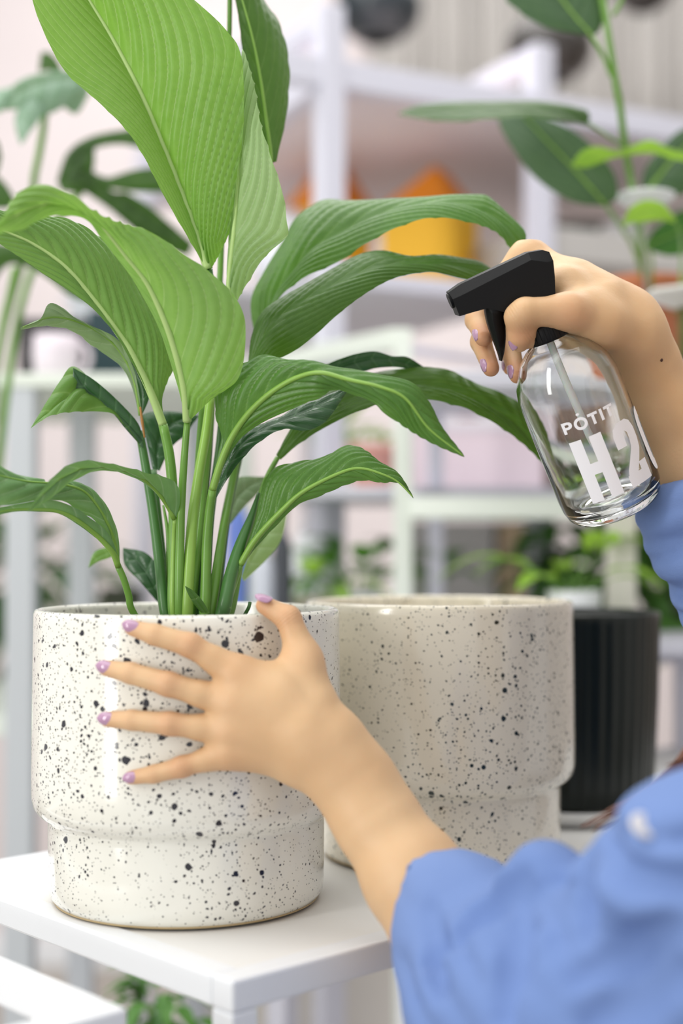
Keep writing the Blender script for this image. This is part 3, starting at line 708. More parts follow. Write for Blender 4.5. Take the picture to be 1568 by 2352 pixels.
def np_obj(name, V, Q, mats, parent=None, attr=None):
    me = bpy.data.meshes.new(name); me.vertices.add(len(V)); me.vertices.foreach_set('co', V.astype(np.float32).ravel())
    me.loops.add(len(Q)*4); me.loops.foreach_set('vertex_index', Q[:, ::-1].astype(np.int32).ravel())
    me.polygons.add(len(Q)); me.polygons.foreach_set('loop_start', np.arange(0, len(Q)*4, 4, dtype=np.int32))
    me.update(calc_edges=True); me.polygons.foreach_set('use_smooth', np.ones(len(Q), bool))
    me.materials.append(mats)
    if attr is not None:
        a = me.attributes.new('flush', 'FLOAT', 'POINT'); a.data.foreach_set('value', attr.astype(np.float32))
    me.validate(); me.update()
    o = bpy.data.objects.new(name, me); COL.objects.link(o)
    if parent is not None: o.parent = parent; o.matrix_parent_inverse = world_of(parent).inverted()
    return o
def V3(*a): return np.array(P(*a))
def potpt(px, py, off):
    """point off metres outside the pot wall, seen at px, py"""
    a = np.array([0, 0, CZ]); b = V3(px, py, 1.0); d = b-a; R = 0.1046+off
    A = d[0]**2+d[1]**2; Bq = -2*(PX*d[0]+PY*d[1]); C = PX**2+PY**2-R*R; D = Bq*Bq-4*A*C
    t = (-Bq-math.sqrt(max(D, 0)))/(2*A); return a+d*t

flush_pts = []   # (point, radius, weight) where the skin is rosier
parts = []
# --- left hand resting on the white pot
f = Field((-0.165, 0.74, 1.07), (0.125, 0.93, 1.37), 0.0012)
fing = {
 'index': ([(303,1442),(356,1458),(437,1482),(545,1548)], (.0050,.0065,.0074,.0086)),
 'middle': ([(243,1534),(300,1546),(386,1571),(535,1617)], (.0050,.0065,.0074,.0086)),
 'ring': ([(247,1652),(303,1654),(390,1662),(530,1680)], (.0049,.0062,.0071,.0082)),
 'pinky': ([(300,1786),(354,1778),(418,1761),(530,1728)], (.0043,.0055,.0064,.0075))}
mcp = {}
for nme, (px, rs) in fing.items():
    offs = [rs[0]+.0002, rs[1]+.0008, rs[2]+.003, rs[3]+.0065]
    pts = [potpt(p[0], p[1], o) for p, o in zip(px, offs)]
    if nme in ('ring', 'middle', 'index', 'pinky'):
        f.chain(pts[:3], rs[:3], 0.0022)
        mid = (pts[2]+pts[3])/2
        f.cap(pts[2], mid, rs[2], rs[2]*1.02, 0.0030); f.cap(mid, pts[3], rs[2]*1.02, rs[3], 0.0045)
    mcp[nme] = pts[3]
    flush_pts += [(pts[0], .009, .5), (pts[1], .006, .45), (pts[2], .008, 0.9), (pts[3], .011, .55)]
W1 = V3(744,1712,.866); W2 = V3(752,1762,.872)       # two sides of the wrist
heel = {'index': V3(700,1665,.862), 'middle': V3(705,1700,.862), 'ring': V3(700,1725,.866), 'pinky': V3(690,1752,.872)}
for nme, r2 in (('index',.0135),('middle',.0135),('ring',.0125),('pinky',.0115)):
    f.cap(mcp[nme], heel[nme], fing[nme][1][3]+.0016, r2, 0.011)
    f.cap(heel[nme], W1*0.5+W2*0.5, r2, .0175, 0.012)
f.ell(V3(640,1640,.866), (.030,.0115,.020), k=0.012)
f.cap(V3(560,1590,.868), V3(640,1600,.866), .0095, .012, 0.012)
for nme in mcp:   # tendons under the skin
    f.cap(mcp[nme]+np.array([0,-.0055,0]), (heel[nme]*.6+(W1+W2)*.2)+np.array([0,-.0065,0]), .0045, .004, .006)
# thumb
Tt_ = [V3(608,1391,.888), V3(662,1420,.884), V3(697,1512,.880), V3(722,1618,.872), V3(752,1690,.868)]
f.chain(Tt_[:3], (.0058,.0078,.0100), 0.003)
f.chain(Tt_[2:], (.0100,.0128,.0165), 0.008)
f.cap(V3(690,1545,.876), V3(585,1562,.874), .0088, .0080, 0.014)
flush_pts += [(Tt_[0], .010, .6), (Tt_[1], .010, .7), (Tt_[2], .013, .4)]
# forearm
AR = [V3(765,1730,.869), V3(812,1800,.866), V3(862,1880,.860), V3(950,2015,.845), V3(1040,2150,.825), V3(1130,2290,.80)]
off = np.array([0.0,0.004,0.0])
f.chain(AR, (.0225,.0222,.0240,.0285,.032,.034), 0.012)
f.chain([W1, AR[1]+np.array([.003,0,.002])], (.0165,.019), 0.012)
f.ell(V3(778,1672,.868), (.006,.006,.006), k=0.012)
V, Q = f.mesh(); V = smooth_mesh(V, Q, 2); parts.append((V, Q))
LWRIST = AR[0]

# --- right hand around the sprayer
g = Field((0.055, 0.86, 1.24), (0.32, 1.08, 1.60), 0.0012)
A_ = [V3(1214,592,.985), V3(1118,672,.987), V3(1093,735,.972), V3(1110,775,.955)]
g.chain(A_, (.0105,.0082,.0074,.0062), 0.003)
B_ = [V3(1236,640,1.000), V3(1128,720,.996), V3(1104,785,.974), V3(1127,846,.957)]
g.chain(B_, (.0105,.0082,.0072,.0058), 0.0024)
C_ = [V3(1262,695,1.012), V3(1165,735,1.000), V3(1172,805,.978), V3(1188,862,.962)]
g.chain(C_, (.0100,.0078,.0068,.0058), 0.0024)
D_ = [V3(1290,742,1.016), V3(1185,770,1.010), V3(1166,812,.996), V3(1170,846,.985)]
g.chain(D_, (.0090,.0066,.0056,.0048), 0.002)
for q in (A_, B_, C_, D_): flush_pts.extend([(q[3], .012, 1.0), (q[2], .010, .6), (q[0], .012, .4)])
WR = V3(1432,742,.978)
hl = [V3(1385,690,.972), V3(1388,715,.985), V3(1390,745,.993), V3(1392,770,.995)]
for q, h_, r1, r2 in ((A_,hl[0],.0118,.0135), (B_,hl[1],.0120,.0135), (C_,hl[2],.0115,.013), (D_,hl[3],.0105,.012)):
    g.cap(q[0], h_, r1, r2, 0.012); g.cap(h_, WR, r2, .019, 0.012)
TH = [V3(1192,775,.9275), V3(1190,728,.921), V3(1205,716,.9185), V3(1305,716,.927), V3(1380,742,.945), V3(1440,760,.965)]
g.chain([V3(1194,792,.931)]+TH[:2], (.0050,.0072,.0088), 0.003)
g.chain(TH[1:4], (.0088,.0090,.0108), 0.003)
g.chain(TH[3:], (.0108,.0150,.0190), 0.010)
g.cap(V3(1218,784,.934), V3(1204,728,.922), .0048, .0078, 0.004)
g.cap(V3(1300,655,.953), V3(1335,700,.945), .0105, .0125, 0.014)   # web between thumb and index
g.cap(V3(1265,625,.968), V3(1300,655,.953), .0100, .0105, 0.012)
g.cap(V3(1330,640,.970), V3(1380,690,.960), .0110, .015, 0.014)
flush_pts += [(V3(1192,765,.925), .012, .8), (V3(1310,725,.918), .016, .45)]
RA = [V3(1428,748,.978), V3(1476,830,.986), V3(1525,940,.994), V3(1595,1090,.996), V3(1680,1270,.98), V3(1760,1440,.96)]
g.chain(RA, (.0225,.0225,.0250,.029,.033,.035), 0.012)
g.chain([V3(1405,705,.975), V3(1460,770,.97)], (.014,.019), 0.012)
V, Q = g.mesh(); V = smooth_mesh(V, Q, 2); parts.append((V, Q))

# --- trunk, neck, head (mostly outside the frame)
LS = np.array([0.190, 0.655, 1.215]); RS = np.array([0.500, 0.850, 1.205]); LE = AR[-1]; RE = RA[-1]
MS = (LS+RS)/2; Fd = np.array([-0.55, 0.83, 0]); Fd /= np.linalg.norm(Fd); Rt = np.array([Fd[1], -Fd[0], 0]); Uz = np.array([0,0,1.0])
b = Field((0.02, 0.40, 0.62), (0.74, 1.15, 1.72), 0.004)
b.chain([RE, RE*0.5+RS*0.5, RS], (.034,.040,.048), 0.02); b.chain([LE, LE*0.5+LS*0.5, LS], (.033,.040,.048), 0.02)
b.chain([LS-Uz*.02, MS-Uz*.01, RS-Uz*.02], (.045,.062,.045), 0.03)
b.ell(MS-Uz*0.15, (.155,.095,.20), (Rt, Fd, Uz), 0.03); b.ell(MS-Uz*0.38, (.135,.10,.14), (Rt, Fd, Uz), 0.03); b.ell(MS-Uz*0.50, (.165,.115,.10), (Rt, Fd, Uz), 0.03)
HD = MS+Uz*0.275+Fd*0.045
b.cap(MS+Uz*0.02, HD-Uz*0.06-Fd*.01, .055, .050, 0.02)
hax = (Rt, Fd, Uz)
b.ell(HD+Uz*.02-Fd*.012, (.074,.092,.098), hax, 0.01); b.ell(HD-Uz*.045+Fd*.022, (.056,.066,.066), hax, 0.02)
b.ell(HD-Uz*.095+Fd*.062, (.022,.018,.018), hax, 0.02)
b.cap(HD+Fd*.086+Uz*.012, HD+Fd*.104-Uz*.026, .006, .011, 0.008)
for s_ in (-1, 1):
    b.ell(HD+Rt*s_*.034+Fd*.088+Uz*.008, (.017,.012,.012), hax, 0.008, 'sub')
    b.ell(HD+Rt*s_*.077-Uz*.012-Fd*.005, (.008,.017,.030), hax, 0.004)
b.ell(HD+Fd*.088-Uz*.058, (.024,.010,.007), hax, 0.006)
V, Q = b.mesh(); parts.append((V, Q))

Vs = []; Qs = []; n = 0
for V, Q in parts: Vs.append(V); Qs.append(Q+n); n += len(V)
BV = np.concatenate(Vs); BQ = np.concatenate(Qs)
fl = np.zeros(len(BV))
for c, r, wt in flush_pts:
    fl = np.maximum(fl, wt*np.exp(-((BV-np.array(c))**2).sum(1)/(r*r)))
ja = np.zeros(len(BV)); jw = np.zeros(len(BV))
def crease(c, d, rad, wt):
    d = np.array(d)/np.linalg.norm(d); rel = BV-np.array(c); al = rel@d
    ww = wt*np.exp(-(al/.0042)**2)*(((rel**2).sum(1)) < (rad*2.0)**2); m = ww > jw
    ja[m] = al[m]; jw[m] = ww[m]
for nme, (px_, rs_) in fing.items():
    j = [potpt(p[0], p[1], rs_[i]+.002) for i, p in enumerate(px_)]
    crease(j[1], j[2]-j[0], rs_[1], .8); crease(j[2], j[3]-j[1], rs_[2], 1.0)
crease(Tt_[1], Tt_[2]-Tt_[0], .008, .8); crease(TH[1], V3(1260,716,.92)-V3(1190,760,.925), .009, .5)
def skin():
    q = N('skin'); at = q.n('ShaderNodeAttribute'); at.attribute_name = 'flush'
    co = q.coord(); n1 = q.noise(18, co, 4); n2 = q.noise(420, co, 2)
    c = q.mix(n1, hexc('CBA277'), hexc('DFBE95')); c = q.mix(q.math('MULTIPLY', at.outputs['Fac'], 0.75), c, hexc('C4805F'))
    q.p(Base_Color=c, Roughness=0.48, Subsurface_Weight=0.22, Subsurface_Scale=0.006)
    q.b.inputs['Subsurface Radius'].default_value = (1.0, 0.35, 0.2); q.b.inputs['Specular IOR Level'].default_value = 0.4
    a1 = q.n('ShaderNodeAttribute'); a1.attribute_name = 'joint_along'; a2 = q.n('ShaderNodeAttribute'); a2.attribute_name = 'joint_weight'
    wv = q.math('COSINE', q.math('MULTIPLY', q.math('ADD', a1.outputs['Fac'], q.math('MULTIPLY', q.noise(160, co, 2), 0.0012)), 3300.0))
    hh = q.math('MULTIPLY', q.math('MULTIPLY', wv, a2.outputs['Fac']), 0.55)
    q.bump(q.math('ADD', hh, q.math('ADD', q.math('MULTIPLY', n2, 0.5), q.noise(90, co, 3))), 0.30, 0.0008)
    return q.m
M_SKIN = skin()
person = np_obj('person', BV, BQ, M_SKIN, None, fl)
for an_, av in (('joint_along', ja), ('joint_weight', jw)):
    if len(person.data.vertices) == len(av):
        at_ = person.data.attributes.new(an_, 'FLOAT', 'POINT'); at_.data.foreach_set('value', av.astype(np.float32))
tag(person, 'person in a blue shirt, one hand on the white pot, the other holding the sprayer', 'person')

# nails
nm = N('mauve_nail_polish'); nm.p(Base_Color=hexc('B48CAA'), Roughness=0.14, Coat_Weight=0.6, Coat_Roughness=0.05)
def nail(c, d, nrm, Ln, Wd, curve=0.35):
    c = Vector(c); d = Vector(d).normalized(); nrm = Vector(nrm); nrm = (nrm-d*nrm.dot(d)).normalized(); sd = d.cross(nrm)
    NU, NV = 15, 11; v = []; f = []
    for lay in (0, 1):
        for i in range(NU):
            u = -1+2*i/(NU-1)
            wd = (1-abs(u)**(2.6 if u > 0 else 4.0)*(0.62 if u > 0 else 0.55))
            if i in (0, NU-1): wd *= 0.72
            for j in range(NV):
                s_ = -1+2*j/(NV-1)
                h = -curve*Wd*0.5*(s_*wd)**2*1.5-Ln*0.09*max(u, 0)**2*(1)-Ln*0.05*u*u
                v.append(c+d*(u*Ln/2*(1-0.10*s_*s_))+sd*(s_*wd*Wd/2)+nrm*(h-(0.0007 if lay else 0)))
    m = NU*NV
    for i in range(NU-1):
        for j in range(NV-1):
            a = i*NV+j; f.append((a, a+1, a+NV+1, a+NV)); f.append((m+a, m+a+NV, m+a+NV+1, m+a+1))
    for i in range(NU-1):
        for j in (0, NV-1): f.append((i*NV+j, (i+1)*NV+j, m+(i+1)*NV+j, m+i*NV+j))
    for j in range(NV-1):
        for i in (0, NU-1): f.append((i*NV+j, i*NV+j+1, m+i*NV+j+1, m+i*NV+j))
    o = MB().add(v, f).build('fingernail', nm.m, person)
    o['label'] = 'mauve polished fingernail'
    return o
for nme, (cx, cy), r in (('index',(304,1439),.0050), ('middle',(244,1532),.0050), ('ring',(247,1650),.0049), ('pinky',(302,1785),.0043)):
    px = fing[nme][0]; dv = V3(px[0][0], px[0][1], .9)-V3(px[1][0], px[1][1], .9)
    p0 = potpt(cx, cy, r); rad = p0-np.array([PX, PY, p0[2]]); rad /= np.linalg.norm(rad)
    p0 = potpt(px[0][0], px[0][1], r); p1 = potpt(px[1][0], px[1][1], r+.001)
    d_ = (p0-p1)/np.linalg.norm(p0-p1)
    nr = rad*0.75+np.array([0,-.4,.12])
    nail(potpt(cx, cy, r)+np.array(Vector(nr).normalized())*(r+.0010), d_, nr, .0118 if nme != 'pinky' else .0106, .0080 if nme != 'pinky' else .0068)
nail(V3(607,1382,.8850)+np.array([0,-.0045,.0040]), (-.93, .12, .30), (.25,-.62,.85), .0115, .0072)
def nail_on(pd, pt, r, nrm, Ln, Wd, back=.002):
    pd = np.array(pd); pt = np.array(pt); dv = (pt-pd)/np.linalg.norm(pt-pd); nv_ = np.array(nrm, float); nv_ = nv_-dv*nv_.dot(dv); nv_ /= np.linalg.norm(nv_)
    nail(pt-dv*back+nv_*(r+.0007), dv, nv_, Ln, Wd)
nail_on(TH[1], V3(1194,792,.931), .0079, (-.76,-.65,0), .0120, .0088, .0042)
nail_on(A_[2], A_[3], .0063, (-.80,-.50,-.2), .0112, .0076)
nail_on(B_[2], B_[3], .0060, (-.80,-.50,-.2), .0112, .0076)
nail_on(C_[2], C_[3], .0060, (-.80,-.55,-.2), .0112, .0078)
nail_on(D_[2], D_[3], .0050, (-.85,-.40,-.2), .0090, .0060)
mo = V3(1521,828,.955)
dgs = ((BV-mo)**2).sum(1)
# small mole on the right forearm
ray0 = np.array([0,0,CZ]); rd = V3(1521,828,1.0)-ray0; rd /= np.linalg.norm(rd)
rel = BV-ray0; tt = rel@rd; perp = np.linalg.norm(rel-np.outer(tt, rd), axis=1); cand = np.where(perp < 0.0016)[0]
if len(cand):
    mv = BV[cand[np.argmin(tt[cand])]]
    MB().lathe([(0.0013,-.0006),(0.0011,.0002),(0.0006,.0005),(0.0,.0006)], mv, (Vector((1,0,0)), Vector((0,0,1)), Vector((0,-1,0))), n=14).build('mole', plain('mole', '4A2A1E', .6), person)
# face details
eye = plain('eye_white', 'E8E4E0', 0.2); dk = plain('dark_brown_iris', '2A1A12', 0.2); lip = plain('lips', 'B5645E', 0.4)
for s_ in (-1, 1):
    c = Vector(HD+Rt*s_*.033+Fd*.058+Uz*.008); axs = (Vector(Rt), Vector(Uz), Vector(Fd))
    e_ = MB().lathe([(0.0115*math.sin(a), -0.0115*math.cos(a)) for a in [math.pi*i/12 for i in range(13)]], c, axs, n=24).build('eye', eye, person)
    MB().lathe([(0.0055, .0100), (0.004, .0114), (0, .0120)], c, axs, n=20).build('iris', dk, e_)

# --- hair
def hair_mat():
    q = N('brown_hair'); co = q.coord('Generated'); mp = q.n('ShaderNodeMapping'); mp.inputs['Scale'].default_value = (90, 90, 4); q.l(q.coord(), mp.inputs[0])
    n1 = q.noise(1.6, mp.outputs[0], 3)
    q.p(Base_Color=q.mix(n1, hexc('4A2C20'), hexc('8A5A44')), Roughness=0.4); q.bump(n1, 0.6, 0.002); return q.m
M_HAIR = hair_mat()
hb = Field((0.10, 0.50, 1.05), (0.55, 1.05, 1.75), 0.004)
hb.ell(HD+Uz*.035-Fd*.028, (.088,.098,.100), hax, 0.01)
hb.ell(HD-Uz*.05-Fd*.050, (.080,.060,.11), hax, 0.03)
for s_ in (-1, 1):
    hb.cap(HD+Rt*s_*.072+Uz*.05+Fd*.01, HD+Rt*s_*.075-Uz*.09-Fd*.005, .022, .022, 0.02)
hb.ell(HD+Fd*.085-Uz*.02, (.058,.040,.085), hax, 0.015, 'sub')
hb.cap(HD-Rt*.075-Uz*.09, V3(1640,1660,.82), .022, .014, 0.02)
hb.cap(HD-Rt*.03-Uz*.12-Fd*.07, HD-Rt*.02-Uz*.26-Fd*.085, .05, .03, 0.03)
V, Q = hb.mesh(); V = smooth_mesh(V, Q, 1)
hair = np_obj('hair', V, Q, M_HAIR, person); hair['label'] = 'long loose brown hair falling over the shoulder'
mb = MB(); rr = random.Random(3)
ends = [(1550,1800),(1520,1840),(1480,1862),(1440,1885),(1400,1900),(1350,1908),(1500,1850),(1540,1760)]
for i in range(60):
    e_ = ends[rr.randrange(len(ends))]; x0 = 1645+rr.uniform(-22,22); jy = rr.uniform(-16,16)
    pts = cr([(x0, 1600, .82), (x0-30+rr.uniform(-12,12), 1690+jy, .82), ((x0+e_[0])/2+12, (1745+e_[1])/2-28+jy*.5+rr.uniform(-10,10), .82), (e_[0]+rr.uniform(-22,22), e_[1]+rr.uniform(-12,8), .81+rr.uniform(-.01,.01))], 14)
    r0 = rr.uniform(.0006,.0017)
    mb.tube([P(*q) for q in pts], list(np.linspace(r0, .0003, 14)), 5)
lk = mb.build('hair_lock', M_HAIR, hair)

# --- shirt
def shirt_mat():
    q = N('blue_cotton_shirt'); co = q.coord(); n1 = q.noise(7, co, 3); n2 = q.noise(900, co, 2)
    q.p(Base_Color=q.mix(n1, hexc('5B76AC'), hexc('7890C2')), Roughness=0.85)
    q.bump(q.math('ADD', n2, q.noise(60, co, 3)), 0.25, 0.001); return q.m
M_SHIRT = shirt_mat()
sh = Field((0.00, 0.38, 0.66), (0.76, 1.16, 1.50), 0.0034)
def sp(px, py, d, rpx): return V3(px, py, d), rpx/(F/d)
def scap(fl_, a, b_, k=0.012): p, r1 = sp(*a); q, r2 = sp(*b_); fl_.cap(p, q, r1, r2, k)
# left sleeve: rolled cuff, elbow, upper arm, shoulder
scap(sh, (1012,2035,.825,88), (1040,2170,.81,120), .012)
scap(sh, (1050,2070,.815,115), (1095,2215,.80,165), .012)
scap(sh, (1095,2215,.80,165), (1180,2400,.76,225), .02)
scap(sh, (1180,2400,.76,225), (1420,2300,.70,255), .02)
scap(sh, (1420,2300,.70,255), (1668,2066,.66,300), .012)
scap(sh, (1258,2052,.745,108), (1300,2200,.73,160), .016)
scap(sh, (1120,2120,.80,105), (1275,2180,.76,120), .016)
scap(sh, (1190,2300,.74,200), (1500,2500,.66,260), .03)
# right sleeve
scap(sh, (1602,1196,.985,132), (1690,1330,.975,140), .01)
scap(sh, (1690,1330,.975,140), (1770,1450,.96,150), .01)
sh.chain([RE, RE*0.5+RS*0.5, RS], (.042,.052,.060), 0.02)
sh.chain([LS-Uz*.012, MS, RS-Uz*.012], (.058,.066,.058), 0.03)
sh.ell(MS-Uz*0.16, (.180,.120,.22), hax, 0.03); sh.ell(MS-Uz*0.42, (.175,.135,.17), hax, 0.03)
# folds
Xg, Yg, Zg = np.meshgrid(*sh.ax, indexing='ij', sparse=True)
wob = 0.012*np.sin(Xg*31+Zg*17)+0.010*np.sin(Yg*27-Zg*23+1.3)
mskT = 1/(1+np.exp(-(Xg-0.10)*60)); mskS = 1-mskT
rid = lambda q: (1-np.abs(np.sin(q)))**1.6
near = mskT*(rid((Zg*0.91-Xg*0.41+wob)*72)*0.0110+rid((Zg*0.85-Xg*0.52+Yg*.3+wob*1.7)*118+1.1)*0.0065)+mskS*(rid((Xg*0.9+Zg*0.40+wob*1.5)*80+.4)*0.0100+rid((Xg*.55+Zg*0.85-wob)*105)*0.0045)
irr = 0.25+0.75*np.clip(0.5+0.9*np.sin(Xg*23+Yg*31+1.7)*np.sin(Zg*19-Xg*11+.4)+0.5*np.sin(Zg*37+Yg*29), 0, 1)
far_ = 1/(1+np.exp((Xg-0.27)*35))*1/(1+np.exp((1.06-Zg)*40))
near = near*irr*(0.30+0.85*far_)+0.0012
sh.v += near.astype(np.float32)-0.0045
# deep creases: carved where the cloth surface is
def hit(px, py):
    for d in np.arange(0.52, 1.05, 0.0015):
        p = V3(px, py, d); i = np.round((p-sh.lo)/sh.h).astype(int)
        if np.all(i >= 0) and np.all(i < sh.n) and sh.v[tuple(i)] < 0: return p
    return None
for path in ([(1185,2022,.005),(1130,2050,.009),(1085,2090,.010),(1050,2150,.006)], [(1195,2070,.004),(1180,2140,.008),(1165,2230,.008),(1160,2330,.005)], [(1328,1995,.006),(1345,2060,.006),(1350,2140,.003)],
             [(1560,2120,.005),(1440,2190,.007),(1330,2235,.004)], [(1560,2235,.005),(1450,2290,.008),(1360,2345,.005)], [(985,2090,.003),(1000,2180,.006),(1010,2270,.004)]):
    hs = [(hit(x, y), r_) for x, y, r_ in path]; hs = [h_ for h_ in hs if h_[0] is not None]
    for (p, r1), (q, r2) in zip(hs[:-1], hs[1:]): sh.cap(p, q, r1*1.35, r2*1.35, .008, 'sub')
# openings of the cuffs, neck and hem
dL = (AR[2]-AR[4])/np.linalg.norm(AR[2]-AR[4]); sh.cap(AR[3]+dL*0.04, AR[3]-dL*0.012, .0315, .0315, .003, 'sub')
dR = (RA[1]-RA[4])/np.linalg.norm(RA[1]-RA[4]); sh.cap(RA[3]+dR*0.06, RA[3]-dR*0.022, .0320, .0325, .003, 'sub')
sh.cap(MS+Uz*.05+Fd*.012, MS+Uz*.12+Fd*.02, .060, .075, .004, 'sub')
V, Q = sh.mesh(); V = smooth_mesh(V, Q, 1)
shirt = np_obj('shirt', V, Q, M_SHIRT, person); shirt['label'] = 'blue shirt with rolled sleeves'
# sleeve tab with button
tb = V3(1452,1896,.600)
pt = np.linalg.norm(V-tb, axis=1)
ray = V3(1455,1905,1.0)-ray0; ray /= np.linalg.norm(ray); rel = V-ray0; tt = rel@ray; pp = np.linalg.norm(rel-np.outer(tt, ray), axis=1); cd = np.where(pp < .004)[0]
bc = Vector(V[cd[np.argmin(tt[cd])]]) if len(cd) else Vector(tb)
ba = (Vector((.35,-.6,.72))).normalized(); bx = ba.orthogonal().normalized(); by = ba.cross(bx)
MB().lathe([(0.0,0.0),(0.0062,0.0),(0.0066,.001),(0.0064,.0022),(0.0046,.0018),(0.0,.0018)], bc+ba*0.001, (bx, by, ba), n=28).build('button', plain('pearl_button', 'DDDADA', .3, .05, 40, coat=.3), shirt)
# trousers down to the floor
tr = Field((0.05, 0.40, 0.0), (0.72, 1.05, 0.84), 0.008)
HP = MS-Uz*0.48
tr.ell(HP-Uz*.0, (.185,.130,.14), hax, .03)
for s_ in (-1, 1):
    hp = HP+Rt*s_*.09-Uz*.03; kn = HP+Rt*s_*.10+Fd*.03; kn = np.array([kn[0], kn[1], .42]); an = np.array([kn[0], kn[1]-.01, .05])
    tr.chain([hp, kn, an], (.095,.068,.055), .03)
V, Q = tr.mesh()
np_obj('trousers', V, Q, plain('dark_blue_denim', '2B3550', .85, .1, 30), person)
for s_ in (-1, 1):
    kn = HP+Rt*s_*.10+Fd*.03; c = Vector((kn[0], kn[1], 0))+Vector(Fd)*.05
    m_ = MB(); bm = bmesh.new(); bmesh.ops.create_uvsphere(bm, u_segments=20, v_segments=12, radius=1); bm.verts.index_update()
    vv = [c+Vector(Rt)*(q.co.x*.045)+Vector(Fd)*(q.co.y*.13)+Vector((0,0,.045+max(q.co.z,-.85)*.05)) for q in bm.verts]
    m_.add(vv, [[q.index for q in fc.verts] for fc in bm.faces]); bm.free()
    m_.build('shoe', plain('white_shoe', 'DAD8D4', .6), person)

# ------------------------------------------------------------------ background: racks
def vz(py, d): return P(784, py, d).z
def post(parent, px, d, y_top, y_bot, w, mat, ax=None, name='post'):
    c = P(px, 1176, d); z1 = vz(y_top, d); z0 = 0.0 if y_bot is None else vz(y_bot, d)
    a = ax or Vector((1,0,0))
    return MB().bar((c.x, c.y, z0), (c.x, c.y, z1), w, w, 0.002, up=a).build(name, mat, parent, smooth=False)
def rail(parent, p, q, wd, ht, mat, name='rail'):
    return MB().bar(p, q, wd, ht, 0.002).build(name, mat, parent, smooth=False)
def board(parent, c0, r, l, lr, ll, th, mat, name='shelf_board'):
    c = c0+r*(lr/2)+l*(ll/2)-UP*(th/2)
    return MB().box(c, (lr, ll, th), (r, l, UP), 0.002).build(name, mat, parent, smooth=False)

# left rack
XR = Vector((1,0,0)); YR = Vector((0,1,0))
ra = thing('shelving_rack', (P(50,1176,1.7).x, 1.7, 0), 'white steel shelving rack at the left behind the peace lily', 'shelving rack')
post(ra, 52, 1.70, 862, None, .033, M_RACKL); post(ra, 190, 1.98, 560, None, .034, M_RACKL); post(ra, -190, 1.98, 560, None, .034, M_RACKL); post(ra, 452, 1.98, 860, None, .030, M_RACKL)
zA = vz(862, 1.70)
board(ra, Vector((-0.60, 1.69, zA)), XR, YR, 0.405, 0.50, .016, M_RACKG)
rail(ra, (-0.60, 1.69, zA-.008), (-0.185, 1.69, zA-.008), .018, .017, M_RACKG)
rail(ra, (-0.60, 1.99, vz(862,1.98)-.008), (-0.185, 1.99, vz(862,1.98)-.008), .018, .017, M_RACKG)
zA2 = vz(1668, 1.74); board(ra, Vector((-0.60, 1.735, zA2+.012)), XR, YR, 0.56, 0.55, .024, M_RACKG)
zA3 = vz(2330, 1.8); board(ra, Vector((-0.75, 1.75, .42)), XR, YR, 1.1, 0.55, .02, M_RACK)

# middle low rack
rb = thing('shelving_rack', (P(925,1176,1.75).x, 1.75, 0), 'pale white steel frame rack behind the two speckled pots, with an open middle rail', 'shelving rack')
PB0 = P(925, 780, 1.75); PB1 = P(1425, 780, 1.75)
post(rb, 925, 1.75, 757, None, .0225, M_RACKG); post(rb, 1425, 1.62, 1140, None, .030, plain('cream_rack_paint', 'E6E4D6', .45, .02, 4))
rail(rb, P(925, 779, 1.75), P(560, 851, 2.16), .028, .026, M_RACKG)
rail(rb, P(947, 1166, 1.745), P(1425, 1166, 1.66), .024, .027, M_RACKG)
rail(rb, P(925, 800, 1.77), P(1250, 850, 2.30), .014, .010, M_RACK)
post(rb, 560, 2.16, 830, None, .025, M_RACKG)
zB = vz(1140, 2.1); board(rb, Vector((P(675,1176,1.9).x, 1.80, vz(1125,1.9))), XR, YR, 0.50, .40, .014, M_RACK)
# board that carries the terracotta pot
zT = vz(862, 1.55)
rt = thing('shelving_rack', (P(1300,1176,1.7).x, 1.7, 0), 'long white shelf rack behind the raised hand, carrying the terracotta pot', 'shelf')
board(rt, Vector((P(985,1176,1.5).x, 1.50, zT)), XR, YR, 0.75, .35, .019, M_RACK)
for px, dd in ((1640, 1.52), (1600, 1.84), (1000, 1.86)): post(rt, px, dd, 870, None, .02, M_RACK)

# tall lilac-white rack turned away from the camera
R2 = Vector((.894,.448,0)).normalized(); L2 = Vector((-R2.y, R2.x, 0))
rc = thing('shelving_rack', (0.0, 2.0, 0), 'tall lilac-white steel rack with slanting rails and boards in the upper background', 'shelving rack')
Q0 = P(755, 1176, 2.0); Q0.z = 0
def q3(r, l, z): return Q0+R2*r+L2*l+UP*z
zt = vz(78, 2.16)-.02; zb = vz(172, 2.0); zm = vz(655, 2.06)
for r_, l_ in ((0,0),(.357,0),(0,.8),(.357,.8),(.9,0),(.9,.8)):
    a = q3(r_, l_, 0); top = zt if r_ < .5 else zb
    MB().bar(a, (a.x, a.y, top), .036, .036, .003, up=R2).build('post', M_RACK, rc, smooth=False)
rail(rc, q3(0,0,zt-.015), q3(0,.8,zt-.015), .03, .03, M_RACK); rail(rc, q3(.357,0,zt-.015), q3(.357,.8,zt-.015), .03, .03, M_RACK)
rail(rc, q3(-.3,0,zb), q3(1.0,0,zb), .030, .040, M_RACK); rail(rc, q3(0,0,zb), q3(0,.8,zb), .03, .04, M_RACK)
board(rc, q3(.018,0.015,zb-.004), R2, L2, .90, .78, .014, plain('pink_grey_board', 'DED2D2', .6, .04, 6))
rail(rc, q3(0,0,zm), q3(.357,0,zm), .022, .024, M_RACK); board(rc, q3(0,0.01,zm+.010), R2, L2, .36, .80, .014, M_RACK)
zr = vz(575, 2.2); board(rc, q3(.357,-.01,zr+.03), R2, L2, .62, .5, .052, plain('grey_shelf', 'BDBAB6', .6, .04, 5))
# wall shelf with small white bar behind the leaves

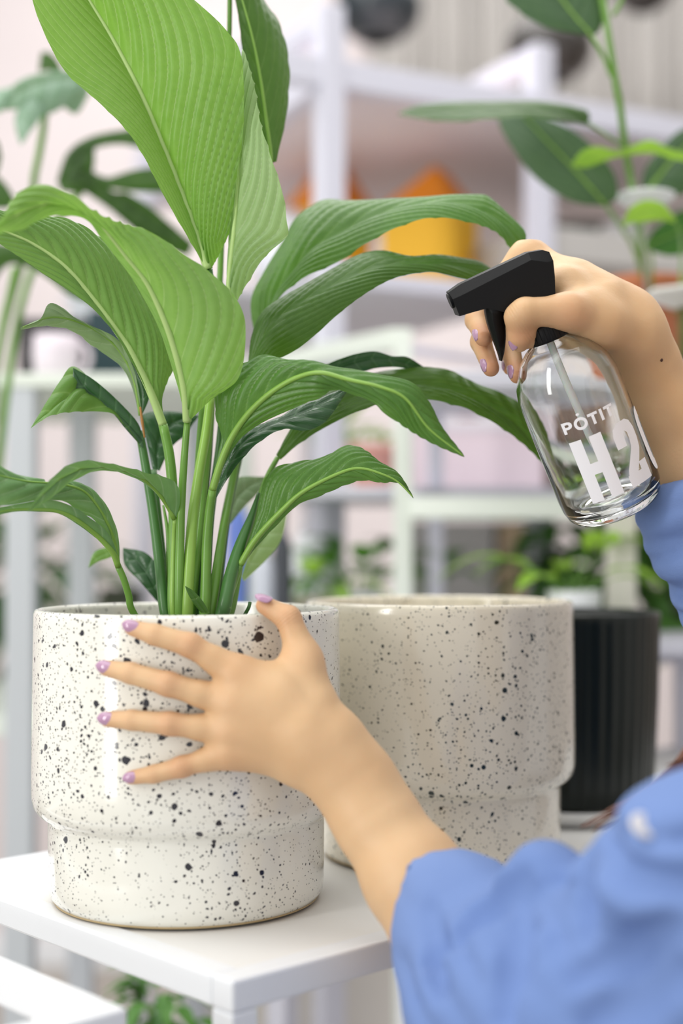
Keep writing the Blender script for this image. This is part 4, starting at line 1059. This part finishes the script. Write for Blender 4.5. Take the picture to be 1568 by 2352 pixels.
# ------------------------------------------------------------------ background: objects on the racks
def box_thing(name, c, size, mat, label, cat, group=None, ax=None, bev=.003, lid=None):
    t = thing(name, c, label, cat, group)
    MB().box(Vector(c)+UP*size[2]/2, size, ax, bev).build('box_body', mat, t, smooth=False)
    if lid:
        MB().box(Vector(c)+UP*(size[2]+.006), (size[0]*1.04, size[1]*1.04, .016), ax, .002).build('lid', lid, t, smooth=False)
    return t
def pot_thing(name, c, r, h, mat, label, cat='plant pot', group=None, rim=True, soil=True):
    t = thing(name, c, label, cat, group); c = Vector(c)
    pr = [(0,.001),(r*.74,.001),(r*.78,.006),(r*.97,h*.84)]+([(r*1.04,h*.85),(r*1.06,h*.88),(r*1.06,h*.985),(r*1.03,h),(r*.94,h)] if rim else [(r*.99,h*.97),(r*.98,h),(r*.93,h)])+[(r*.90,h*.85),(r*.72,.012),(0,.012)]
    MB().lathe(pr, c, n=48).build('pot_body', mat, t)
    if soil: MB().lathe([(0,h*.80),(r*.87,h*.79),(r*.86,h*.76),(0,h*.76)], c, n=32).build('soil', M_SOIL, t)
    return t
YEL = plain('yellow_paper', 'FFC42E', .6, .04, 8); ORG = plain('orange_paper', 'E88A1A', .6, .05, 8)
zO = zm+.010
def house_box(px, d, w, h, label, yaw=0.5):
    """orange box with a folded pointed lid"""
    c = P(px, 1176, d); c.z = zO+.001
    t = thing('gift_box', c, label, 'box', 'orange and yellow boxes on the rack')
    ca, sa = math.cos(yaw), math.sin(yaw); X = Vector((ca, -sa, 0)); Y = Vector((sa, ca, 0))
    MB().box(c+UP*h*.36, (w, w*.8, h*.72), (X, Y, UP), .002).build('box_body', YEL, t, smooth=False)
    a = c+UP*h*.72
    pts = [a+X*i*w*.52+Y*j*w*.42 for i, j in ((-1,-1),(1,-1),(1,1),(-1,1))]; ap = [a+UP*h*.30+X*w*.16-Y*w*.2, a+UP*h*.30+X*w*.16+Y*w*.2]
    MB().add(pts+ap, [(0,1,4),(1,2,5,4),(2,3,5),(3,0,4,5),(3,2,1,0)]).build('folded_lid', ORG, t, smooth=False)
house_box(988, 2.34, .128, .225, 'yellow box with an orange folded lid, right of the tall rack post')
house_box(750, 2.45, .125, .262, 'orange box partly hidden behind the tall white rack post', .9)
pc = P(1122, 1176, 2.36); pc.z = zO
t = thing('round_pot', pc, 'small round yellow pot beside the yellow box on the rack', 'pot')
MB().lathe([(0,.001),(.034,.001),(.050,.018),(.057,.042),(.052,.066),(.042,.078),(.038,.078),(.047,.064),(.050,.04),(0,.012)], pc, n=40).build('pot_body', YEL, t)
pc = P(660, 1176, 2.2); pc.z = zO
# white lampshade
t = thing('table_lamp', P(655,1176,2.35)*1.0, 'white lampshade seen left of the tall rack post', 'lamp'); c = P(655,1176,2.35); c.z = zO
rail(rc, q3(-.28,.28,zO-.004), q3(0.02,.28,zO-.004), .20, .010, M_RACK)
MB().lathe([(0,.0),(.03,.0),(.03,.006),(.006,.012),(.006,.05),(0,.05)], c, n=32).build('base', M_WHITE, t)
MB().lathe([(.052,.045),(.052,.13),(.030,.165),(.028,.163),(.050,.128),(.050,.045)], c, n=40, closed=True).build('lamp_shade', M_WHITE, t)
# pendant lamps
def pendant(px, py, d, r, mat, label):
    c = P(px, py, d)
    t = thing('pendant_lamp', c, label, 'pendant lamp', None)
    pr = [(r*math.cos(a), r*.78*math.sin(a)) for a in [-math.pi*.36+math.pi*.86*i/16 for i in range(17)]]; pr[-1] = (.012, pr[-1][1])
    inner = [(max(x-.004,.008), y-.004) for x, y in reversed(pr)]
    MB().lathe(pr+inner, c, n=56, closed=True).build('lamp_shade', mat, t)
    MB().tube([c+UP*(r*.5), c+UP*(3.6-c.z)], .003, 8).build('cable', plain('black_cable', '15171A', .5), t)
    MB().lathe([(0,-.0),(.024,.012),(.026,.03),(.014,.05),(0,.052)], c-UP*.02, n=24).build('bulb', plain('frosted_bulb', 'B8B8B0', .3), t)
BLK = plain('dark_teal_enamel', '18242B', .3, .05, 8, coat=.4); BLK2 = plain('dark_brown_enamel', '2B2723', .35, .05, 8, coat=.3)
pendant(868, 18, 2.9, .091, BLK, 'dark teal pendant lampshade hanging behind the tall white rack')
pendant(1262, 112, 3.0, .094, BLK2, 'dark brown pendant lampshade hanging behind the rack post at the right')
pendant(1478, -30, 3.0, .066, BLK2, 'dark pendant lampshade at the top right edge')
structure('trim_1', MB().box((0.4, 2.95, 3.62), (3.0, .5, .04)), M_WALLR)
# curtain
V = []; Fc = []; n = 260
x0, x1 = P(850,0,4.6).x, P(1700,0,4.6).x
for i in range(n):
    u = i/(n-1); x = x0+(x1-x0)*u; y = 4.6+.035*math.sin(u*120)+.02*math.sin(u*47+1)
    for z in (vz(520, 4.6), vz(200, 4.6), 3.55): V.append((x, y, z))
for i in range(n-1):
    for k in (0,1): Fc.append((i*3+k, (i+1)*3+k, (i+1)*3+k+1, i*3+k+1))
cu = mesh_obj('curtain', V, Fc, M_CURTAIN); tag(cu, 'sheer grey pleated curtain hanging on the far wall at the upper right', 'curtain')
md = cu.modifiers.new('solid', 'SOLIDIFY'); md.thickness = .003

# left rack objects
def on(px, d, z): c = P(px, 1176, d); c.z = z; return c
box_thing('storage_box', on(128, 1.90, zA+.001), (.085,.08,.094), plain('charcoal_box', '2E2B2E', .6), 'charcoal box at the left end of the rack, with a pale round mug before it', 'box')
t = thing('mug', on(128, 1.78, zA+.001), 'pale pink round mug before the charcoal box', 'mug')
MB().lathe([(0,.0),(.018,.0),(.027,.012),(.030,.035),(.028,.058),(.025,.058),(.026,.035),(.022,.008),(0,.008)], on(128,1.78,zA+.001), n=40).build('mug_body', plain('pale_pink_glaze', 'D9CFD8', .3), t)
cm = on(128,1.78,zA+.001)
MB().tube([cm+Vector((.027*1+.014*math.sin(a), 0, .031-.017*math.cos(a))) for a in [math.pi*i/10 for i in range(11)]], .004, 8).build('handle', plain('pale_pink_handle', 'D9CFD8', .3), t)
box_thing('storage_box', on(275, 1.90, zA+.001), (.075,.08,.105), plain('dark_teal_box', '17353B', .6), 'dark teal box on the rack behind the left leaves', 'box')
# vases lower
box_thing('storage_box', on(282, 1.92, zA2+.013), (.05,.05,.150), plain('olive_box', '2C3320', .7), 'tall dark olive box behind the white pot', 'box')
# middle rack objects
zMB = vz(1125,1.9)
box_thing('storage_box', on(1085, 2.05, zMB+.001), (.190,.12,.088), plain('pale_pink_box', 'E3D3DA', .5, .04, 6), 'pale pink box on the middle rack board', 'box', lid=plain('white_box_lid', 'E4E0E6', .5))
pot_thing('flower_pot', on(1076, 2.05, zMB+.104), .019, .045, plain('small_terracotta', 'B5694A', .8, .1, 60), 'tiny terracotta pot standing on the pale pink box')
pot_thing('flower_pot', on(855, 2.0, zMB+.001), .034, .066, plain('salmon_glaze', 'D89F90', .5, .05, 20), 'salmon pink pot behind the leaf tip')
pot_thing('flower_pot', on(760, 2.05, zMB+.001), .028, .060, plain('beige_glaze', 'CFC6BA', .5, .05, 20), 'beige pot left of the salmon one on the middle rack')
box_thing('backdrop_basket', on(1315, 2.12, zMB+.001), (.19,.10,.175), plain('taupe_backdrop', '7E675C', .85, .12, 30, bump=.4), 'taupe basket on the middle rack, added to darken the view through the spray bottle', 'basket')  # added object, placed to darken what shows through the glass
# lower table behind the pots carrying small plants
zL = vz(1345, 1.62)-.07
rl = thing('display_table', on(900, 1.7, 0), 'low white table behind the speckled pots, holding small bright green plants', 'table')
board(rl, Vector((P(600,1176,1.7).x, 1.66, zL)), XR, YR, 0.52, .50, .022, M_RACK, 'tabletop')
for a, b_ in ((.02,.02),(.50,.02),(.02,.48),(.50,.48)):
    c = Vector((P(600,1176,1.7).x+a, 1.66+b_, 0)); MB().bar(c, (c.x, c.y, zL-.022), .022, .022, .001, up=(1,0,0)).build('leg', M_RACK, rl, smooth=False)
def cyl_thing(name, c, r, h, mat, label, cat, cap=None):
    t = thing(name, c, label, cat)
    MB().lathe([(0,0),(r*.96,0),(r,.004),(r,h*.72),(r*.85,h*.80),(r*.4,h*.86),(r*.4,h),(0,h)], c, n=36).build('body', mat, t)
    if cap: MB().lathe([(0,h),(r*.45,h),(r*.45,h*1.12),(0,h*1.12)], c, n=24).build('cap', cap, t)
    return t
cyl_thing('bottle', on(648, 1.72, zL+.001), .012, .150, plain('charcoal_bottle', '3C4048', .4), 'slim charcoal bottle standing behind the stems', 'bottle', BLK2)
cyl_thing('bottle', on(606, 1.72, zL+.001), .015, .118, plain('silver_label', 'C5CAD6', .3), 'silver bottle left of the charcoal bottle', 'bottle')
cyl_thing('bottle', on(545, 1.78, zL+.001), .014, .19, plain('blue_bottle', '6C86D6', .4), 'pale blue bottle seen between the stems', 'bottle')
t = thing('lantern', on(725, 2.0, zL+.001), 'white lantern pot on the low table behind the lower right leaf', 'lantern')
MB().lathe([(0,0),(.036,0),(.040,.01),(.040,.10),(.030,.115),(.026,.13),(0,.13)], on(725,2.0,zL+.001), n=36).build('body', M_WHITE, t)
MB().tube([on(725,2.0,zL+.13)+Vector((.024*math.cos(a), 0, .024*math.sin(a))) for a in [math.pi*i/12 for i in range(13)]], .002, 8).build('handle', M_WHITE, t)
# grey and tan panels
panel = thing('folding_screen', (P(1060,1176,2.75).x, 2.75, 0), 'grey and tan panels standing behind the pale frame rack', 'screen')
MB().box((P(1045,1176,2.75).x, 2.75, vz(1195,2.75)/2), (.175,.02,vz(1195,2.75)), bev=.003).build('grey_panel', plain('grey_panel', 'A3A3A2', .7, .05, 5), panel, smooth=False)
MB().box((P(1172,1176,2.75).x, 2.75, vz(1195,2.75)/2), (.072,.02,vz(1195,2.75)), bev=.003).build('tan_panel', plain('tan_panel', 'A8947A', .7, .05, 5), panel, smooth=False)
# right bay objects
zRB = zr+.031
pot_thing('flower_pot', on(1425, 2.45, zRB), .034, .062, M_WHITE, 'small white pot on the grey shelf behind the right plant', rim=False)
pot_thing('flower_pot', on(1298, 2.40, zRB), .026, .040, plain('pale_stone_glaze', 'C9CBC4', .5), 'small pale stone pot beside the rack post', rim=False)
box_thing('storage_box', on(1365, 2.62, zRB), (.17,.06,.105), plain('dark_green_box', '17392A', .6), 'dark green box on the grey shelf behind the small white pot', 'box')
bb = thing('wall_lamp', P(1592,1395,2.0), 'black round shade at the right edge beside the blue sleeve', 'lamp')
cbl = P(1592,1395,2.0)
MB().lathe([(.045*math.sin(a), -.035*math.cos(a)) for a in [math.pi*i/14 for i in range(15)]], cbl, n=36).build('lamp_shade', BLK2, bb)
MB().bar((cbl.x, cbl.y, 0), (cbl.x, cbl.y, cbl.z-.03), .01, .01).build('pole', BLK2, bb, smooth=False)
MB().lathe([(0,0),(.09,0),(.09,.012),(0,.014)], (cbl.x, cbl.y, 0), n=36).build('base', BLK2, bb)
# light cabinet under the far shelves
cb = thing('cabinet', (P(700,1176,2.3).x, 2.3, 0), 'cream cabinet low behind the display table', 'cabinet')
MB().box((P(700,1176,2.35).x+.02, 2.45, .37), (.46,.4,.74), bev=.004).build('cabinet_body', plain('cream_cabinet', 'DCD5CD', .6, .03, 4), cb, smooth=False)
for s_ in (-1,1): 
    dd = MB().box((P(700,1176,2.35).x+.02+s_*.115, 2.243, .38), (.222,.016,.70), bev=.003).build('door', plain('cream_door', 'DED8D0', .6, .03, 4), cb, smooth=False)
    MB().bar((P(700,1176,2.35).x+.02+s_*.02, 2.228, .42), (P(700,1176,2.35).x+.02+s_*.02, 2.228, .52), .008, .008).build('handle', BLK2, dd, smooth=False)

# ------------------------------------------------------------------ background plants
def wleaf(parent, base, d, up, ln, wd, droop, mat, name='leaf', nu=16, nw=4, tip=2.0, cup=.15, holes=0):
    base = Vector(base); d = Vector(d).normalized(); up = Vector(up); sd = d.cross(up).normalized(); nn = sd.cross(d).normalized()
    V = []; UV = []; Fc = []; cols = 2*nw+1
    for i in range(nu):
        u = i/(nu-1); p = base+d*(ln*u)+nn*(ln*.10*math.sin(math.pi*u))-Vector((0,0,1))*(droop*ln*u*u)
        w_ = wd*.5*(math.sin(math.pi*min(1, u**.75))**.8)*(1-.15*u) if 0 < i < nu-1 else .0002
        for j in range(cols):
            q = (j-nw)/nw; V.append(p+sd*(w_*q)+nn*(cup*w_*abs(q)**1.5)); UV.append(((u-.4*abs(q))*6, abs(q)))
    for i in range(nu-1):
        for j in range(cols-1): Fc.append((i*cols+j, i*cols+j+1, (i+1)*cols+j+1, (i+1)*cols+j))
    return mesh_obj(name, V, Fc, mat, parent, True, None, UV)
LB = {'sheen': leaf_mat('pale_sheen_leaf', hexc('7FA088'), hexc('BCCFC4'), hexc('5A8662'), .22, .2, hexc('8CB46A')), 'lime': leaf_mat('lime_leaf', hexc('8DBE3A'), hexc('C2DE62'), hexc('6FA428'), .5, .4, hexc('A6DC3A'), veins=False),  # sheen: glossy highlights put into a paler leaf colour
      'green': leaf_mat('soft_green_leaf', hexc('4C8A30'), hexc('86B45A'), hexc('2F661E'), .5, .3, hexc('6CA838'), veins=False),
      'deepg': leaf_mat('dark_green_leaf', hexc('2D5A26'), hexc('5A8A3C'), hexc('1C3F18'), .5, .3, hexc('4A8A26'), veins=False),  # darker green foliage colour
      'teal': leaf_mat('teal_green_leaf', hexc('34523E'), hexc('6A8458'), hexc('264232'), .5, .2, hexc('5C8440')),
      'mons': leaf_mat('monstera_leaf', hexc('30561E'), hexc('5E8238'), hexc('1E3A14'), .48, .22, hexc('4A7A1A'))}
def small_plant(name, px, d, z, n, ln, wd, mat, label, pr, ph, pmat, seed, spread=1.0, lift=.5, cat='plant', jit=.35):
    c = on(px, d, z); rr = random.Random(seed)
    pt = None
    if pmat: pt = pot_thing('flower_pot', c, pr, ph, pmat, {5:'white flower pot of the leafy green plant left of the pale post', 9:'beige flower pot just right of the stems on the low table', 12:'grey flower pot of the sparse plant right of the pale post', 31:'white flower pot on the stool between cream pot and ribbed pot'}[seed], rim=False)
    b0 = c+UP*(ph*.78 if pmat else 0)
    t = thing(name, b0, label, cat)
    for i in range(n):
        a = 2*math.pi*(i/n)+rr.uniform(-.3,.3); el = lift+rr.uniform(-jit, jit)
        dv = Vector((math.cos(a)*spread, math.sin(a)*spread*.8, el)).normalized()
        st = b0+Vector((rr.uniform(-.3,.3)*pr, rr.uniform(-.3,.3)*pr, 0)); L = ln*rr.uniform(.6,1.1)
        mid = st+dv*L*.55+UP*L*.15
        lf = wleaf(t, mid, (dv-UP*.25), UP, L*.75, wd*rr.uniform(.7,1.1), .35, LB[mat])
        MB().tube([st, (st+mid)/2+UP*L*.05, mid], [.0014,.0012,.0010], 6).build('stem', M_STEM, lf)
    return t
WP = M_WHITE
small_plant('potted_plant', 820, 1.85, zL+.001, 16, .105, .045, 'green', 'leafy green plant behind the rim of the cream pot, left of the pale post', .034, .055, WP, 5, 1.0, .6)
small_plant('potted_plant', 715, 1.80, zL+.001, 12, .085, .040, 'lime', 'yellow-green plant just right of the stems on the low table', .030, .050, plain('beige_pot','C9BFAE',.6), 9, 1.0, .5)
small_plant('potted_plant', 985, 1.90, zL+.001, 7, .095, .036, 'green', 'sparse green plant right of the pale post on the low table', .028, .050, plain('grey_pot','A8A6A2',.6), 12, .9, .8)
small_plant('potted_plant', 862, 2.05, zMB+.05, 7, .075, .034, 'lime', 'pale lime plant growing from the salmon pot', .02, .05, None, 15, 1.0, .6)
small_plant('potted_plant', 760, 2.08, zMB+.045, 8, .10, .034, 'lime', 'pale lime plant growing from the beige pot', .02, .05, None, 16, 1.0, .9)
# floor plants seen beneath and behind
def floor_bush(px, py, d, r, n, ln, wd, mat, label, seed, pm, ph=.22):
    c0 = P(px, py, d); c = Vector((c0.x, c0.y, 0)); rr = random.Random(seed)
    pot_thing('floor_planter', c, r*.55, ph, pm, 'round planter standing on the floor, '+label.split(' growing')[0].replace('dense','holding the dense').replace('small','holding the small').replace('tall','holding the tall'), rim=False)
    t = thing('bushy_plant', c+UP*ph*.8, label, 'plant')
    tr_ = MB()
    hh = c0.z
    tr_.tube([c+UP*ph*.78, c+UP*(hh*.6), Vector((c.x, c.y, hh))], [.010,.008,.004], 8).build('trunk', M_STEMD, t)
    for i in range(n):
        th = rr.uniform(0, 2*math.pi); ct = rr.uniform(-1, 1); rad = r*rr.uniform(.25, 1)
        s_ = math.sqrt(1-ct*ct); p = Vector((c.x+rad*s_*math.cos(th), c.y+rad*s_*math.sin(th)*.6, hh+rad*ct*.9))
        dv = Vector((s_*math.cos(th), s_*math.sin(th), ct*.5+.1))
        wleaf(t, p, dv, UP, ln*rr.uniform(.6,1.2), wd*rr.uniform(.7,1.2), .5, LB[mat], nu=8, nw=2)
    return t
dkp = plain('dark_planter', '20242A', .5)
floor_bush(1405, 1300, 2.05, .125, 150, .085, .055, 'green', 'dense green bush growing behind the dark ribbed pot', 21, dkp)
floor_bush(45, 1330, 2.3, .14, 80, .10, .05, 'deepg', 'tall dark green bush growing behind the left rack post', 22, dkp)
floor_bush(365, 2300, 1.35, .045, 46, .040, .016, 'green', 'small green plant growing beneath the display table', 23, dkp, .3)
small_plant('potted_plant', 1318, 1.55, vz(1462,1.55), 8, .115, .040, 'lime', 'lime plant with arching leaves between cream pot and ribbed pot', .030, .050, WP, 31, 1.0, .55)
bt = thing('side_table', on(1330, 1.62, 0), 'narrow white stool behind the ribbed pot, carrying the lime plant', 'stool')
board(bt, Vector((P(1330,1176,1.6).x-.07, 1.49, vz(1462,1.55))), XR, YR, .22, .16, .016, M_RACK, 'seat')
for a, b_ in ((.015,.015),(.205,.015),(.015,.145),(.205,.145)):
    c = Vector((P(1330,1176,1.6).x-.07+a, 1.49+b_, 0)); MB().bar(c, (c.x, c.y, vz(1462,1.55)-.016), .014, .014, .001, up=(1,0,0)).build('leg', M_RACK, bt, smooth=False)

# monstera at the left
MON = thing('monstera_plant', on(-40, 1.5, 0), 'large monstera with split glossy leaves at the left behind the lily', 'plant')
def ml(bl, mat=LB['mons'], rib=None): return make_leaf(MON, bl, mat, rib)
D = 1.42
ml([blade([(92,258,1.40),(75,232,1.40),(60,225,1.39),(40,280,1.38),(48,332,1.37)],[(88,258),(60,252),(40,255),(34,285),(46,332)],[(96,262),(105,240),(100,262),(72,300),(50,332)],nv=3,amp=.0002,rib=.001),
    blade([(205,190,1.42),(160,180,1.41),(110,185,1.40),(55,205,1.39),(5,245,1.38)],[(205,200),(160,235),(112,262),(50,252),(3,254)],[(205,178),(165,162),(110,166),(50,182),(3,222)],nv=5,amp=.0004,rib=.001),
    blade([(95,215,1.40),(140,225,1.42),(180,232,1.43),(206,212,1.44)],[(95,190),(140,182),(185,190),(206,210)],[(95,230),(135,240),(175,262),(206,214)],nv=4,amp=.0004,rib=.001),
    blade([(10,205,1.39),(0,235,1.38),(-5,262,1.38)],[(24,200),(16,235),(-2,262)],[(-10,210),(-14,240),(-8,262)],nv=3,amp=.0002,rib=.001)], LB['sheen'])
ml([blade([(128,165,1.45),(112,150,1.45),(104,128,1.45),(95,122,1.45)],[(146,165),(130,135),(112,120),(95,120)],[(88,166),(90,150),(92,132),(94,122)],nv=3,amp=.0002,rib=.001)])
ml([blade([(400,545,1.48),(340,500,1.47),(280,465,1.46),(220,435,1.45),(180,412,1.44),(150,405,1.44)],[(430,560),(360,545),(300,520),(250,480),(200,445),(150,410)],[(400,520),(350,490),(300,460),(240,428),(200,405),(150,400)],nv=6,amp=.0003,rib=.0014),
    blade([(150,408,1.44),(200,395,1.45),(260,410,1.46),(330,405,1.47),(400,395,1.48),(470,400,1.5)],[(145,398),(200,388),(240,408),(300,392),(350,385),(470,385)],[(150,415),(200,425),(260,435),(330,442),(400,440),(470,425)],nv=6,amp=.0003,rib=.0014),
    blade([(150,400,1.44),(190,355,1.45),(235,322,1.46),(290,315,1.47),(360,330,1.48),(440,360,1.5)],[(140,395),(160,345),(205,315),(270,300),(330,300),(440,350)],[(170,405),(200,372),(212,345),(270,332),(340,345),(440,372)],nv=6,amp=.0003,rib=.0014),
    blade([(250,440,1.46),(320,500,1.47),(380,540,1.48),(440,570,1.5)],[(215,445),(280,505),(350,560),(430,590)],[(290,440),(340,470),(400,520),(446,560)],nv=5,amp=.0003,rib=.0014)])
ml([blade([(135,425,1.45),(150,400,1.45),(180,365,1.45),(215,330,1.45)],[(130,420),(140,385),(160,345),(215,325)],[(140,440),(190,440),(215,390),(218,335)],nv=3,amp=.0002,rib=.001)])
ml([blade([(-40,640,1.44),(10,605,1.44),(60,598,1.44),(110,615,1.44),(170,650,1.44),(250,700,1.44)],[(-40,700),(10,615),(60,612),(110,640),(170,685),(250,702)],[(-40,560),(10,560),(60,570),(110,590),(180,620),(250,698)],nv=6,amp=.0003,rib=.0014)])
ml([blade([(-60,470,1.44),(-20,430,1.44),(20,440,1.44),(40,470,1.44)],[(-60,500),(-20,480),(10,480),(40,472)],[(-60,400),(-20,395),(15,425),(40,468)],nv=4,amp=.0003,rib=.001)])
ml([blade([(-60,390,1.4),(-20,380,1.4),(4,360,1.4)],[(-60,400),(-10,400),(4,362)],[(-60,330),(-10,320),(4,358)],nv=4,amp=.0003,rib=.001)])
for pts in ([(104,252,1.41),(95,330,1.42),(80,400,1.43),(60,560,1.46),(-20,900,1.5),(-60,1500,1.5)], [(35,615,1.44),(22,680,1.45),(5,760,1.46),(-30,1000,1.48),(-60,1500,1.5)], [(200,425,1.45),(150,480,1.47),(100,560,1.5),(30,800,1.5),(-50,1500,1.5)]):
    petiole(MON, pts, [.0036,.0040,.0046,.006], M_STEM)
bz = P(-60,1500,1.5)
MB().tube([bz, (bz.x, bz.y, .35)], [.012,.014], 10).build('trunk', M_STEMD, MON)
pot_thing('floor_planter', Vector((bz.x, bz.y, 0)), .16, .40, M_WHITE, 'white floor planter at the left holding the monstera', rim=False)

# broad-leaved plant at the right in a terracotta pot
TCX = on(1488, 1.60, zT+.001)
pot_thing('terracotta_pot', TCX, .050, .112, plain('terracotta', 'B06A45', .8, .12, 40, bump=.2), 'terracotta pot on the white shelf behind the raised wrist')
RP = thing('rubber_plant', TCX+UP*.09, 'broad dull-green leaved plant growing from the terracotta pot at the right', 'plant')
def rl_(bl, mat='teal', rib=M_RIBD): return make_leaf(RP, bl, LB[mat], rib)
E = 1.30
rl_([blade([(1357,82,E),(1322,42,E),(1290,0,E),(1262,-40,E),(1220,-100,E)],[(1350,82),(1276,70),(1228,52),(1190,26),(1160,-12),(1220,-100)],[(1360,84),(1376,70),(1390,25),(1390,-40),(1340,-90),(1220,-100)],nv=6,k=.9,amp=.0006,dl=-.01,dr=.01,rib=.0018)])
rl_([blade([(1348,282,1.28),(1300,268,1.27),(1230,262,1.26),(1150,262,1.26),(1060,262,1.27),(980,262,1.28),(914,263,1.29)],[(1352,288),(1300,281),(1240,274),(1180,272),(1100,277),(1040,281),(970,275),(914,264)],[(1354,272),(1346,254),(1300,243),(1230,233),(1150,234),(1040,236),(960,246),(914,262)],nv=6,k=.9,amp=.0005,dl=-.03,dr=.04,rib=.001)],'mons',None)
rl_([blade([(1388,468,1.36),(1350,425,1.36),(1300,370,1.365),(1250,318,1.37),(1205,270,1.38),(1160,235,1.39)],[(1384,474),(1330,468),(1285,450),(1230,410),(1185,355),(1145,282),(1160,235)],[(1396,470),(1418,450),(1410,400),(1375,350),(1330,310),(1280,282),(1160,235)],nv=8,k=.9,amp=.0006,dl=.0,dr=-.01,rib=.0018)])
rl_([blade([(1478,450,1.40),(1505,415,1.40),(1540,372,1.40),(1590,320,1.41),(1640,280,1.42)],[(1474,440),(1476,400),(1500,360),(1560,300),(1640,280)],[(1486,460),(1530,455),(1580,440),(1630,380),(1640,280)],nv=6,amp=.0005,rib=.0024)])
rl_([blade([(1486,562,1.42),(1530,545,1.42),(1580,520,1.42),(1620,480,1.42)],[(1484,552),(1510,520),(1560,485),(1620,480)],[(1488,575),(1540,588),(1590,570),(1620,485)],nv=6,amp=.0005,rib=.001)],'deepg')
rl_([blade([(1310,382,1.33),(1350,362,1.33),(1400,352,1.33),(1450,345,1.33),(1500,340,1.33),(1560,352,1.34),(1620,370,1.35)],[(1310,382),(1345,384),(1385,370),(1430,358),(1500,352),(1550,366),(1620,375)],[(1310,381),(1335,348),(1372,336),(1420,345),(1490,322),(1540,342),(1620,360)],nv=5,amp=.0004,rib=.0006)],'lime')
rl_([blade([(1548,508,1.34),(1520,488,1.33),(1490,482,1.33),(1455,492,1.33),(1430,520,1.33)],[(1552,512),(1515,506),(1480,510),(1450,512),(1430,522)],[(1550,500),(1520,468),(1480,460),(1445,480),(1429,518)],nv=4,amp=.0004,rib=.0006)],'lime')
for pts, r in (([(1376,-40,E),(1392,50,E),(1410,170,1.31),(1424,250,1.32),(1436,340,1.34),(1450,425,1.37),(1466,530,1.45),(1480,650,1.57),(1484,700,1.60)],[.0032,.0032,.0034,.0036,.0038]),
   ([(1357,82,E),(1380,120,E),(1404,175,1.31)],[.0018,.0020,.0022]), ([(1348,282,1.28),(1385,305,1.30),(1432,338,1.335)],[.0014,.0016,.0016]),
   ([(1388,468,1.36),(1422,515,1.40),(1456,572,1.48),(1484,660,1.58)],[.0020,.0024,.0026]), ([(1478,455,1.40),(1470,500,1.45),(1474,600,1.53),(1482,690,1.6)],[.0026,.0026,.0026]),
   ([(1408,35,E),(1425,5,E),(1440,-40,E)],[.0022,.0020,.0018]), ([(1548,505,1.34),(1563,550,1.36),(1562,660,1.45),(1540,720,1.57)],[.0014,.0016,.0018]),
   ([(1486,562,1.42),(1496,600,1.48),(1490,690,1.58)],[.0018,.0020,.0020]), ([(1620,372,1.35),(1640,450,1.40),(1600,600,1.5),(1520,720,1.58)],[.0014,.0016,.0018])):
    petiole(RP, pts, r, M_STEM)
# white disc on a thin stake and white faceted dish
dk_ = thing('plant_saucer', P(1482,640,1.56), 'small round white disc raised on a thin stake among the right plant stems', 'saucer')
c = P(1482,458,1.38)
MB().lathe([(0,-.004),(.022,-.004),(.028,.001),(.029,.004),(.027,.005),(0,.004)], c, n=48).build('disc', M_WHITE, dk_)
MB().tube([c-UP*.003, P(1482,560,1.45), TCX+UP*.075], [.0030,.002,.002], 8).build('stake', plain('grey_stake', 'B9B9B2', .5), dk_)
wd_ = thing('faceted_dish', P(1560,700,1.36), 'white faceted dish at the right edge beside the terracotta pot', 'dish')
c = on(1590, 1.42, 0); c.z = P(1590,708,1.42).z
MB().lathe([(0,0),(.018,0),(.046,.011),(.049,.014),(.047,.017),(.030,.019),(0,.019)], c, n=7).build('dish_body', plain('white_dish', 'EFEDE8', .5), wd_, smooth=False)
hgt = c.z-zT-.002
ms = MB().lathe([(0,0),(.014,0),(.0135,hgt*.5),(.0145,hgt),(0,hgt)], (c.x, c.y, zT+.001), n=18)
tag(ms.build('moss_pole', plain('mossy_pole', '7C7A48', .95, .35, 120, bump=.8)), 'mossy pole standing on the shelf under the white faceted dish', 'moss pole')
